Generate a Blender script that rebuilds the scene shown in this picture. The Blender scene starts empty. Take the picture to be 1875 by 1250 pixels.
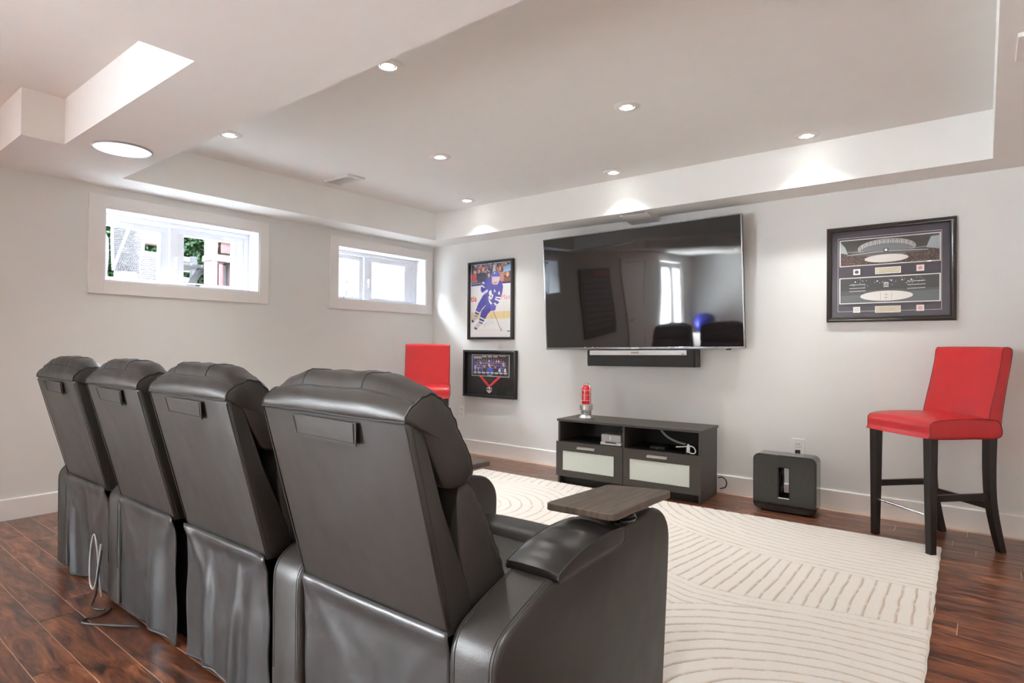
import bpy, bmesh, math, random
import numpy as np
from mathutils import Vector, Matrix
PI = math.pi
sc = bpy.context.scene
COL = sc.collection

# ------------------------------------------------------------------ camera
F_PX, YAW, PITCH, ROLL = 1093.4, .6694, .008, .0075
_f = Vector((-math.sin(YAW)*math.cos(PITCH), math.cos(YAW)*math.cos(PITCH), math.sin(PITCH)))
_r0 = Vector((math.cos(YAW), math.sin(YAW), 0)); _u0 = _r0.cross(_f)
_r = _r0*math.cos(ROLL) + _u0*math.sin(ROLL); _u = -_r0*math.sin(ROLL) + _u0*math.cos(ROLL)
camd = bpy.data.cameras.new('camera'); cam = bpy.data.objects.new('camera', camd); COL.objects.link(cam)
M3 = Matrix((_r, _u, -_f)).transposed()
cam.matrix_world = Matrix.Translation((4.835, -4.681, 1.12)) @ M3.to_4x4()
camd.sensor_width = 36; camd.lens = F_PX/1875*36; camd.clip_start = .05
sc.camera = cam
# ------------------------------------------------------------------ sky, exposure
W = bpy.data.worlds.new('sky'); sc.world = W; W.use_nodes = True
WN = W.node_tree
bg = WN.nodes['Background']
bg.inputs[0].default_value = (.87, .94, 1, 1); bg.inputs[1].default_value = 80.0
sc.view_settings.view_transform = 'Standard'; sc.view_settings.look = 'None'
sc.view_settings.gamma = 1; sc.view_settings.use_curve_mapping = False
sc.view_settings.exposure = 0.54
try:
    sc.cycles.max_bounces = 10; sc.cycles.diffuse_bounces = 7; sc.cycles.transparent_max_bounces = 12
    sc.cycles.caustics_reflective = False; sc.cycles.caustics_refractive = False
except Exception: pass
CAN_POWER, BULB = 48.0, 30.0
WARM = (1, .975, .935)
def area(name, loc, rot, sx, sy, power, col):
    l = bpy.data.lights.new(name, 'AREA'); l.shape = 'RECTANGLE'; l.size = sx; l.size_y = sy
    l.energy = power; l.color = col
    o = bpy.data.objects.new(name, l); COL.objects.link(o); o.location = loc; o.rotation_euler = rot
    return o
# daylight entering by the two basement windows and the glazed garden door at the far end of the room
area('daylight_garden_door', (-.75, -8.0, .9), (0, -PI/2-.35, 0), 2.0, 1.7, 720, (.97, .98, .98))
for y_ in (-2.615, -.687):     # sampling portals in the two window openings
    p_ = area('window_portal', (-.15, y_, 1.82), (0, -PI/2, 0), .5, 1.12, 1, (1, 1, 1)); p_.data.cycles.is_portal = True

# ------------------------------------------------------------------ materials
MATS = {}
def nodes_mat(name):
    m = bpy.data.materials.new(name); m.use_nodes = True
    return m, m.node_tree.nodes, m.node_tree.links, m.node_tree.nodes['Principled BSDF']
def mat(name, col, rough=.5, metal=0, bump=0, bscale=200, var=0, vscale=8, spec=.5, coat=0, emit=0, sheen=0, bdist=.002):
    if name in MATS: return MATS[name]
    m, N, L, P = nodes_mat(name)
    c = (*col, 1)
    P.inputs['Base Color'].default_value = c; P.inputs['Roughness'].default_value = rough
    P.inputs['Metallic'].default_value = metal; P.inputs['Specular IOR Level'].default_value = spec
    P.inputs['Coat Weight'].default_value = coat; P.inputs['Coat Roughness'].default_value = .08
    P.inputs['Sheen Weight'].default_value = sheen
    if emit:
        P.inputs['Emission Color'].default_value = c; P.inputs['Emission Strength'].default_value = emit
    tc = N.new('ShaderNodeTexCoord')
    if var or True:
        n = N.new('ShaderNodeTexNoise'); n.inputs['Scale'].default_value = vscale; n.inputs['Detail'].default_value = 4
        L.new(tc.outputs['Object'], n.inputs['Vector'])
        mr = N.new('ShaderNodeMapRange'); v = var or .02
        mr.inputs[3].default_value = 1-v; mr.inputs[4].default_value = 1+v
        L.new(n.outputs['Fac'], mr.inputs[0])
        mx = N.new('ShaderNodeMix'); mx.data_type = 'RGBA'; mx.blend_type = 'MULTIPLY'; mx.inputs[0].default_value = 1
        mx.inputs['A'].default_value = c; L.new(mr.outputs[0], mx.inputs['B']); L.new(mx.outputs['Result'], P.inputs['Base Color'])
    if bump:
        b = N.new('ShaderNodeTexNoise'); b.inputs['Scale'].default_value = bscale; b.inputs['Detail'].default_value = 3
        L.new(tc.outputs['Object'], b.inputs['Vector'])
        bp = N.new('ShaderNodeBump'); bp.inputs['Strength'].default_value = bump; bp.inputs['Distance'].default_value = bdist
        L.new(b.outputs['Fac'], bp.inputs['Height']); L.new(bp.outputs['Normal'], P.inputs['Normal'])
    MATS[name] = m
    return m
def leather(name, col, rough, big=.5):
    m, N, L, P = nodes_mat(name)
    P.inputs['Specular IOR Level'].default_value = .5
    tc = N.new('ShaderNodeTexCoord')
    n1 = N.new('ShaderNodeTexNoise'); n1.inputs['Scale'].default_value = 9; n1.inputs['Detail'].default_value = 5
    n2 = N.new('ShaderNodeTexVoronoi'); n2.inputs['Scale'].default_value = 420
    n3 = N.new('ShaderNodeTexNoise'); n3.inputs['Scale'].default_value = 5; n3.inputs['Detail'].default_value = 2
    for n in (n1, n2, n3): L.new(tc.outputs['Object'], n.inputs['Vector'])
    mr = N.new('ShaderNodeMapRange'); mr.inputs[3].default_value = rough-.05; mr.inputs[4].default_value = rough+.07
    L.new(n1.outputs['Fac'], mr.inputs[0]); L.new(mr.outputs[0], P.inputs['Roughness'])
    mc = N.new('ShaderNodeMapRange'); mc.inputs[3].default_value = .85; mc.inputs[4].default_value = 1.15
    L.new(n1.outputs['Fac'], mc.inputs[0])
    mx = N.new('ShaderNodeMix'); mx.data_type = 'RGBA'; mx.blend_type = 'MULTIPLY'; mx.inputs[0].default_value = 1
    mx.inputs['A'].default_value = (*col, 1); L.new(mc.outputs[0], mx.inputs['B']); L.new(mx.outputs['Result'], P.inputs['Base Color'])
    b1 = N.new('ShaderNodeBump'); b1.inputs['Strength'].default_value = .22; b1.inputs['Distance'].default_value = .0008
    L.new(n2.outputs['Distance'], b1.inputs['Height'])
    b2 = N.new('ShaderNodeBump'); b2.inputs['Strength'].default_value = big; b2.inputs['Distance'].default_value = .02
    L.new(n3.outputs['Fac'], b2.inputs['Height']); L.new(b1.outputs['Normal'], b2.inputs['Normal'])
    L.new(b2.outputs['Normal'], P.inputs['Normal'])
    return m
M_WALL = mat('wall_paint', (.76, .775, .76), .75, bump=.05, bscale=350, spec=.3)
M_CEIL = mat('ceiling_paint', (.895, .92, .91), .85, bump=.05, bscale=300, spec=.2)
M_TRIM = mat('trim_paint', (.84, .83, .81), .4)
M_VINYL = mat('white_vinyl', (.86, .88, .92), .35)
M_LEATH = leather('black_leather', (.0255, .0225, .020), .43, .35)
M_SKIRT = leather('black_vinyl_cloth', (.034, .034, .035), .34, .5)
M_DARKL = leather('glossy_black_leather', (.018, .017, .017), .28, .3)
M_THREAD = mat('thread', (.02, .019, .018), .7)
M_PIPE = mat('leather_piping', (.022, .021, .020), .45)
M_VOID = mat('void_black', (.008, .008, .008), .95, spec=.1)  # base painted near black to make the dark void behind the skirts
M_RED = leather('red_leather', (.52, .018, .022), .32, .15)
M_REDP = mat('dark_red_piping', (.12, .012, .012), .5)
M_ESP = mat('espresso_wood', (.014, .010, .009), .38, var=.3, vscale=20, bump=.1, bscale=80)
M_CHROME = mat('chrome', (.85, .85, .86), .2, 1)
M_STEEL = mat('brushed_aluminium', (.5, .49, .47), .35, 1)
M_BLK = mat('black_plastic', (.012, .012, .012), .35)
M_GLOSS = mat('gloss_black', (.010, .009, .008), .06, spec=.6, coat=.4)
M_CABLE = mat('black_cable', (.03, .03, .03), .4)
M_GCABLE = mat('grey_cable', (.42, .43, .43), .45)
M_WHITEP = mat('white_plastic', (.8, .8, .8), .3)
M_GREYP = mat('pale_grey_plastic', (.42, .42, .42), .35)
M_CAB = mat('black_brown_laminate', (.046, .039, .034), .42, var=.15, vscale=30, bump=.06, bscale=150)
M_CABIN = mat('cabinet_interior', (.012, .011, .010), .5)
M_FROST = mat('frosted_glass', (.60, .66, .61), .22, var=.05, vscale=60)
M_BASE = mat('seam_glint', (.62, .44, .33), .6)  # pale slab colour paints the bevel glint into the plank seams

def wood_floor():
    m, N, L, P = nodes_mat('walnut_floor')
    tc = N.new('ShaderNodeTexCoord'); oi = N.new('ShaderNodeObjectInfo')
    rnd = N.new('ShaderNodeMath'); rnd.operation = 'MULTIPLY'; rnd.inputs[1].default_value = 57
    L.new(oi.outputs['Random'], rnd.inputs[0])
    add = N.new('ShaderNodeVectorMath'); add.operation = 'ADD'
    cmb = N.new('ShaderNodeCombineXYZ'); L.new(rnd.outputs[0], cmb.inputs[0]); L.new(rnd.outputs[0], cmb.inputs[1])
    L.new(tc.outputs['Object'], add.inputs[0]); L.new(cmb.outputs[0], add.inputs[1])
    mp = N.new('ShaderNodeMapping'); mp.inputs['Scale'].default_value = (1.0, 5.5, 1); L.new(add.outputs[0], mp.inputs['Vector'])
    n = N.new('ShaderNodeTexNoise'); n.inputs['Scale'].default_value = 3.6; n.inputs['Detail'].default_value = 10; n.inputs['Roughness'].default_value = .68; n.inputs['Distortion'].default_value = 1.2
    L.new(mp.outputs[0], n.inputs['Vector'])
    cr = N.new('ShaderNodeValToRGB'); e = cr.color_ramp.elements
    e[0].position = .36; e[0].color = (.014, .007, .005, 1); e[1].position = .68; e[1].color = (.36, .135, .055, 1)
    a = cr.color_ramp.elements.new(.46); a.color = (.10, .032, .016, 1)
    a = cr.color_ramp.elements.new(.56); a.color = (.19, .070, .032, 1)
    L.new(n.outputs['Fac'], cr.inputs[0])
    hv = N.new('ShaderNodeHueSaturation'); mr = N.new('ShaderNodeMapRange'); mr.inputs[3].default_value = .72; mr.inputs[4].default_value = 1.28
    L.new(oi.outputs['Random'], mr.inputs[0]); L.new(mr.outputs[0], hv.inputs['Value']); L.new(cr.outputs[0], hv.inputs['Color'])
    mp2 = N.new('ShaderNodeMapping'); mp2.inputs['Scale'].default_value = (3, 90, 1); L.new(add.outputs[0], mp2.inputs['Vector'])
    n2 = N.new('ShaderNodeTexNoise'); n2.inputs['Scale'].default_value = 3; n2.inputs['Detail'].default_value = 5; L.new(mp2.outputs[0], n2.inputs['Vector'])
    mr2 = N.new('ShaderNodeMapRange'); mr2.inputs[1].default_value = .3; mr2.inputs[2].default_value = .7; mr2.inputs[3].default_value = .8; mr2.inputs[4].default_value = 1.15
    L.new(n2.outputs['Fac'], mr2.inputs[0])
    mx = N.new('ShaderNodeMix'); mx.data_type = 'RGBA'; mx.blend_type = 'MULTIPLY'; mx.inputs[0].default_value = 1
    L.new(hv.outputs[0], mx.inputs['A']); L.new(mr2.outputs[0], mx.inputs['B']); L.new(mx.outputs['Result'], P.inputs['Base Color'])
    P.inputs['Roughness'].default_value = .30; P.inputs['Specular IOR Level'].default_value = .55; P.inputs['Coat Weight'].default_value = .25; P.inputs['Coat Roughness'].default_value = .2
    b = N.new('ShaderNodeBump'); b.inputs['Strength'].default_value = .12; b.inputs['Distance'].default_value = .003
    L.new(n.outputs['Fac'], b.inputs['Height']); L.new(b.outputs['Normal'], P.inputs['Normal'])
    return m
M_FLOOR = wood_floor()
def tray_wood():
    m, N, L, P = nodes_mat('tray_wood'); tc = N.new('ShaderNodeTexCoord'); mp = N.new('ShaderNodeMapping')
    mp.inputs['Scale'].default_value = (34, 3, 8); mp.inputs['Rotation'].default_value = (0, 0, .1); L.new(tc.outputs['Object'], mp.inputs[0])
    n = N.new('ShaderNodeTexNoise'); n.inputs['Scale'].default_value = 2; n.inputs['Detail'].default_value = 8; n.inputs['Distortion'].default_value = .8; L.new(mp.outputs[0], n.inputs['Vector'])
    cr = N.new('ShaderNodeValToRGB'); e = cr.color_ramp.elements; e[0].position = .3; e[0].color = (.075, .058, .046, 1); e[1].position = .72; e[1].color = (.175, .140, .112, 1)
    L.new(n.outputs['Fac'], cr.inputs[0]); L.new(cr.outputs[0], P.inputs['Base Color']); P.inputs['Roughness'].default_value = .38
    return m
def glass(name, tint=(1, 1, 1), refl=.5):
    m, N, L, P = nodes_mat(name); N.remove(P)
    out = N['Material Output']
    t = N.new('ShaderNodeBsdfTransparent'); t.inputs[0].default_value = (*tint, 1)
    g = N.new('ShaderNodeBsdfGlossy'); g.inputs['Roughness'].default_value = .02
    lw = N.new('ShaderNodeLayerWeight'); lw.inputs[0].default_value = .5
    fr = N.new('ShaderNodeMath'); fr.operation = 'POWER'; fr.inputs[1].default_value = 5; L.new(lw.outputs['Facing'], fr.inputs[0])
    mu = N.new('ShaderNodeMath'); mu.operation = 'MULTIPLY_ADD'; mu.inputs[1].default_value = .9*refl; mu.inputs[2].default_value = .04*refl
    mix = N.new('ShaderNodeMixShader'); L.new(fr.outputs[0], mu.inputs[0]); L.new(mu.outputs[0], mix.inputs[0])
    L.new(t.outputs[0], mix.inputs[1]); L.new(g.outputs[0], mix.inputs[2]); L.new(mix.outputs[0], out.inputs[0])
    return m
M_GLASS = glass('window_glass', (.985, .995, 1), .6)
M_PICGL = glass('picture_glass', (1, 1, 1), .45)
def print_mat():
    m, N, L, P = nodes_mat('printed_paper')
    a = N.new('ShaderNodeVertexColor'); a.layer_name = 'Col'; L.new(a.outputs[0], P.inputs['Base Color'])
    P.inputs['Roughness'].default_value = .45
    return m
M_PRINT = print_mat()
def emis(name, col, s):
    m, N, L, P = nodes_mat(name)
    P.inputs['Base Color'].default_value = (*col, 1)
    P.inputs['Emission Color'].default_value = (*col, 1); P.inputs['Emission Strength'].default_value = s
    return m
M_BULB = emis('lit_bulb', (1, .97, .9), BULB)

# ------------------------------------------------------------------ mesh helpers
class MB:
    def __init__(s): s.v = []; s.f = []; s.m = []
    def add(s, v, f, m=0):
        n = len(s.v); s.v += [tuple(p) for p in v]; s.f += [tuple(i+n for i in q) for q in f]; s.m += [m]*len(f); return s
    def box(s, a, b, m=0, rz=0, c=None):
        x0, y0, z0 = a; x1, y1, z1 = b
        v = [(x, y, z) for z in (z0, z1) for y in (y0, y1) for x in (x0, x1)]
        if rz:
            c = c or ((x0+x1)/2, (y0+y1)/2); k, q = math.cos(rz), math.sin(rz)
            v = [(c[0]+(x-c[0])*k-(y-c[1])*q, c[1]+(x-c[0])*q+(y-c[1])*k, z) for x, y, z in v]
        return s.add(v, [(0, 2, 3, 1), (4, 5, 7, 6), (0, 1, 5, 4), (2, 6, 7, 3), (0, 4, 6, 2), (1, 3, 7, 5)], m)
    def rings(s, R, close=True, cap0=True, cap1=True, m=0):
        n = len(R[0]); v = [p for r in R for p in r]; f = []
        for i in range(len(R)-1):
            for j in range(n if close else n-1):
                k = (j+1) % n; f.append((i*n+j, i*n+k, (i+1)*n+k, (i+1)*n+j))
        if cap0: f.append(tuple(reversed(range(n))))
        if cap1: f.append(tuple(range((len(R)-1)*n, len(R)*n)))
        return s.add(v, f, m)
    def tube(s, pts, r, n=8, m=0, closed=False, r2=None):
        P = [Vector(p) for p in pts]; R = []; up = None
        for i, p in enumerate(P):
            if closed: d = P[(i+1) % len(P)]-P[i-1]
            else: d = P[min(i+1, len(P)-1)]-P[max(i-1, 0)]
            d.normalize()
            if up is None:
                up = Vector((0, 0, 1)) if abs(d.z) < .9 else Vector((1, 0, 0))
            a = d.cross(up).normalized(); up = a.cross(d).normalized()
            rr = r if r2 is None else r+(r2-r)*i/(len(P)-1)
            R.append([p+(a*math.cos(t)+up*math.sin(t))*rr for t in [2*PI*k/n for k in range(n)]])
        if closed: R.append(R[0]); return s.rings(R, True, False, False, m)
        return s.rings(R, m=m)
    def lathe(s, prof, n=24, c=(0, 0, 0), m=0):
        R = [[(c[0]+r*math.cos(2*PI*k/n), c[1]+r*math.sin(2*PI*k/n), c[2]+z) for k in range(n)] for r, z in prof]
        return s.rings(R, m=m)
    def prism(s, poly, lo, hi, axis='y', m=0):
        g = {'y': lambda p, t: (p[0], t, p[1]), 'x': lambda p, t: (t, p[0], p[1]), 'z': lambda p, t: (p[0], p[1], t)}[axis]
        return s.rings([[g(p, lo) for p in poly], [g(p, hi) for p in poly]], m=m)
    def slab(s, prof, x0, x1, r=.012, m=0, steps=3):
        """profile in (y,z) swept along x with rounded long edges"""
        P = [np.array(p) for p in prof]; n = len(P); nr = norms(P)
        st = [(r*(1-math.cos(a)), r*(1-math.sin(a))) for a in [PI/2*k/steps for k in range(steps+1)]]
        seq = [(x0+dx, ins) for dx, ins in st]+[(x1-dx, ins) for dx, ins in reversed(st)]
        R = [[(x, *(P[i]-nr[i]*ins)) for i in range(n)] for x, ins in seq]
        return s.rings(R, m=m)
    def build(s, name, mats, parent=None, smooth=40, bevel=0, seg=2, loc=None, sub=0):
        me = bpy.data.meshes.new(name); me.from_pydata([tuple(map(float, p)) for p in s.v], [], s.f)
        mats = mats if isinstance(mats, (list, tuple)) else [mats]
        for m in mats: me.materials.append(m)
        me.polygons.foreach_set('material_index', s.m)
        bm = bmesh.new(); bm.from_mesh(me); bmesh.ops.recalc_face_normals(bm, faces=bm.faces); bm.to_mesh(me); bm.free()
        if smooth:
            me.polygons.foreach_set('use_smooth', [True]*len(me.polygons)); me.set_sharp_from_angle(angle=math.radians(smooth))
        o = bpy.data.objects.new(name, me); COL.objects.link(o)
        if parent: o.parent = parent
        if loc: o.location = loc
        if bevel:
            b = o.modifiers.new('bevel', 'BEVEL'); b.width = bevel; b.segments = seg; b.limit_method = 'ANGLE'; b.angle_limit = math.radians(35)
            b.harden_normals = False
        if sub:
            b = o.modifiers.new('sub', 'SUBSURF'); b.levels = sub; b.render_levels = sub
        return o
def norms(P):
    n = len(P); A = sum(P[i][0]*P[(i+1) % n][1]-P[(i+1) % n][0]*P[i][1] for i in range(n)); sg = 1 if A > 0 else -1
    out = []
    for i in range(n):
        d1 = P[i]-P[i-1]; d2 = P[(i+1) % n]-P[i]
        d1 = d1/(np.linalg.norm(d1)+1e-9); d2 = d2/(np.linalg.norm(d2)+1e-9)
        t = d1+d2; t = t/(np.linalg.norm(t)+1e-9); nn = np.array([t[1], -t[0]])*sg
        c = max(.4, float(np.dot(nn, np.array([d1[1], -d1[0]])*sg))); out.append(nn/c)
    return out
def smooth_closed(pts, n):
    """Catmull-Rom resample of a closed polygon"""
    P = [np.array(p, float) for p in pts]; m = len(P); out = []
    for i in range(m):
        p0, p1, p2, p3 = P[i-1], P[i], P[(i+1) % m], P[(i+2) % m]
        for t in np.linspace(0, 1, 12, endpoint=False):
            out.append(.5*((2*p1)+(-p0+p2)*t+(2*p0-5*p1+4*p2-p3)*t*t+(-p0+3*p1-3*p2+p3)*t**3))
    L = [0]
    for i in range(len(out)): L.append(L[-1]+np.linalg.norm(out[(i+1) % len(out)]-out[i]))
    res = []; k = 0
    for s_ in np.linspace(0, L[-1], n, endpoint=False):
        while L[k+1] < s_: k += 1
        t = (s_-L[k])/(L[k+1]-L[k]+1e-12); res.append(out[k]*(1-t)+out[(k+1) % len(out)]*t)
    return res
def smooth_open(pts, n):
    P = [np.array(p, float) for p in pts]; P = [2*P[0]-P[1]]+P+[2*P[-1]-P[-2]]; out = []
    for i in range(1, len(P)-2):
        p0, p1, p2, p3 = P[i-1:i+3]
        for t in np.linspace(0, 1, n, endpoint=False):
            out.append(.5*((2*p1)+(-p0+p2)*t+(2*p0-5*p1+4*p2-p3)*t*t+(-p0+3*p1-3*p2+p3)*t**3))
    out.append(P[-2]); return out
def empty(name, loc=(0, 0, 0), rz=0, label=None, cat=None, group=None, kind=None):
    o = bpy.data.objects.new(name, None); COL.objects.link(o); o.empty_display_size = .1
    o.location = loc; o.rotation_euler = (0, 0, rz); tag(o, label, cat, group, kind); return o
def tag(o, label=None, cat=None, group=None, kind=None):
    if label: o['label'] = label
    if cat: o['category'] = cat
    if group: o['group'] = group
    if kind: o['kind'] = kind
    return o
def text(name, s, size, mat_, parent, loc, rot=(PI/2, 0, 0), ext=.0008, align='CENTER', bold=0):
    c = bpy.data.curves.new(name, 'FONT'); c.body = s; c.size = size; c.extrude = ext; c.align_x = align; c.align_y = 'CENTER'
    c.offset = bold; c.resolution_u = 3
    o = bpy.data.objects.new(name, c); COL.objects.link(o)
    bpy.context.view_layer.update()
    dg = bpy.context.evaluated_depsgraph_get(); me = bpy.data.meshes.new_from_object(o.evaluated_get(dg))
    COL.objects.unlink(o); bpy.data.objects.remove(o)
    me.materials.clear(); me.materials.append(mat_)
    q = bpy.data.objects.new(name, me); COL.objects.link(q); q.parent = parent; q.location = loc; q.rotation_euler = rot
    return q
class Art:
    """flat print: coloured polygons in thin layers, one mesh; local x right, z up, facing -y"""
    def __init__(s): s.v = []; s.f = []; s.c = []; s.k = 0
    def poly(s, pts, col, y=None):
        s.k += 1; n = len(s.v); yy = -s.k*2.5e-6 if y is None else y
        s.v += [(p[0], yy, p[1]) for p in pts]; s.f.append(tuple(range(n, n+len(pts)))); s.c.append(col)
    def rect(s, x0, z0, x1, z1, col): s.poly([(x0, z0), (x1, z0), (x1, z1), (x0, z1)], col)
    def ell(s, x, z, rx, rz, col, n=14): s.poly([(x+rx*math.cos(2*PI*k/n), z+rz*math.sin(2*PI*k/n)) for k in range(n)], col)
    def line(s, pts, w, col):
        for a, b in zip(pts[:-1], pts[1:]):
            a = np.array(a); b = np.array(b); d = b-a; d = d/(np.linalg.norm(d)+1e-9); q = np.array([-d[1], d[0]])*w/2; e = d*w*.3
            s.poly([a-q-e, b-q+e, b+q+e, a+q-e], col)
    def build(s, name, parent, loc):
        me = bpy.data.meshes.new(name); me.from_pydata([tuple(map(float, p)) for p in s.v], [], s.f)
        ca = me.color_attributes.new('Col', 'FLOAT_COLOR', 'CORNER'); d = []
        for f, c in zip(me.polygons, s.c): d += [*c, 1]*len(f.vertices)
        ca.data.foreach_set('color', d); me.materials.append(M_PRINT)
        o = bpy.data.objects.new(name, me); COL.objects.link(o); o.parent = parent; o.location = loc; return o
def srgb(r, g, b): return tuple(((c/255)/12.92 if c/255 < .04045 else ((c/255+.055)/1.055)**2.4) for c in (r, g, b))

# ================================================================== ROOM SHELL
RX, RY = 7.2, -9.4; ZS, ZT, ZN = 2.217, 2.50, 2.47
W1 = (-3.187, -2.043, 1.556, 2.075); W2 = (-1.262, -.113, 1.556, 2.075)   # openings in the left wall: y0, y1, z0, z1
FD = (-8.75, -7.25, .0, 2.05)
def wall_with_holes(name, holes, y0, y1, z0, z1, x0, x1):
    b = MB(); y = y0
    for h in sorted(holes):
        b.box((x0, y, z0), (x1, h[0], z1))
        if h[2] > z0: b.box((x0, h[0], z0), (x1, h[1], h[2]))
        b.box((x0, h[0], h[3]), (x1, h[1], z1)); y = h[1]
    b.box((x0, y, z0), (x1, y1, z1))
    return tag(b.build(name, M_WALL, smooth=0), kind='structure')
wall_with_holes('wall_left', [W1, W2, FD], RY, .15, -.1, 2.7, -.16, 0)
tag(MB().box((0, 0, -.1), (RX, .15, 2.7)).build('wall_back', M_WALL, smooth=0), kind='structure')
tag(MB().box((RX, RY-.15, -.1), (RX+.15, .15, 2.7)).build('wall_right', M_WALL, smooth=0), kind='structure')
tag(MB().box((-.16, RY-.15, -.1), (RX, RY, 2.7)).build('wall_front', M_WALL, smooth=0), kind='structure')
TX0, TX1, TY0, TY1 = .335, 4.872, -3.187, -.297
cb = MB()
for a in [(0, TY1, RX, 0), (0, TY0, TX0, TY1), (TX1, TY0, RX, TY1), (0, -3.64, RX, TY0), (0, -3.83, .847, -3.64),
          (0, -6, .25, -3.83), (2.43, -6, RX, -3.64), (0, RY, RX, -6)]:
    cb.box((a[0], a[1], ZS), (a[2], a[3], 2.7))
cb.box((TX0, TY0, ZT), (TX1, TY1, 2.7)); cb.box((.25, -6, ZN), (2.43, -3.64, 2.7))
tag(cb.build('ceiling', M_CEIL, smooth=0), kind='structure')
# floor: slab, then planks
fl = tag(MB().box((-.16, RY-.15, -.1), (RX+.15, .15, -.0012)).build('floor', M_BASE, smooth=0), kind='structure')
PW, PL, GAP = .1305, 1.22, .0010
random.seed(4); far = MB(); cache = {}
row = 0; y = -3.707+PW*29
while y > RY:
    y1 = y; y0 = y-PW; off = random.random()*PL if row % 1 == 0 else 0
    if abs(y1-(-3.707)) < .01: off = .75-PL*.0
    x = -off
    while x < RX:
        a, b_ = max(x, 0), min(x+PL, RX)
        if b_-a > .03 and y0 > RY and y1 < .01:
            if y1 > -4.75 and a < 5.5:
                w = round(b_-a, 3)
                if w not in cache:
                    m = MB(); x_, yy = w/2-GAP, PW/2-GAP; c = .0012
                    m.rings([[(-x_, -yy, -.006), (x_, -yy, -.006), (x_, yy, -.006), (-x_, yy, -.006)],
                             [(-x_, -yy, -c), (x_, -yy, -c), (x_, yy, -c), (-x_, yy, -c)],
                             [(-x_+c, -yy+c, 0), (x_-c, -yy+c, 0), (x_-c, yy-c, 0), (-x_+c, yy-c, 0)]], cap0=False)
                    o = m.build('plank', M_FLOOR, fl, smooth=0, loc=((a+b_)/2, (y0+y1)/2, 0)); cache[w] = o.data
                else:
                    o = bpy.data.objects.new('plank', cache[w]); COL.objects.link(o); o.parent = fl; o.location = ((a+b_)/2, (y0+y1)/2, 0)
            else: far.box((a+GAP, y0+GAP, -.006), (b_-GAP, y1-GAP, 0))
        x += PL
    y = y0; row += 1
tag(far.build('distant_planks', M_FLOOR, fl, smooth=0), kind='stuff')
# baseboards
BH, BT = .134, .014
def baseboard(name, a, b, nx, ny):
    m = MB(); pr = [(0, 0), (BT, 0), (BT, BH-.006), (BT-.004, BH), (0, BH)]
    R = [[(p[0]+nx*u, p[1]+ny*u, z) for u, z in pr] for p in (a, b)]
    return tag(m.rings(R).build(name, M_TRIM, smooth=0), kind='structure')
baseboard('baseboard_left', (0, 0), (0, -5.62), 1, 0); baseboard('baseboard_back', (0, 0), (RX, 0), 0, -1)
baseboard('baseboard_front', (0, RY), (RX, RY), 0, 1); baseboard('baseboard_right', (RX, 0), (RX, RY), -1, 0)

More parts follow.
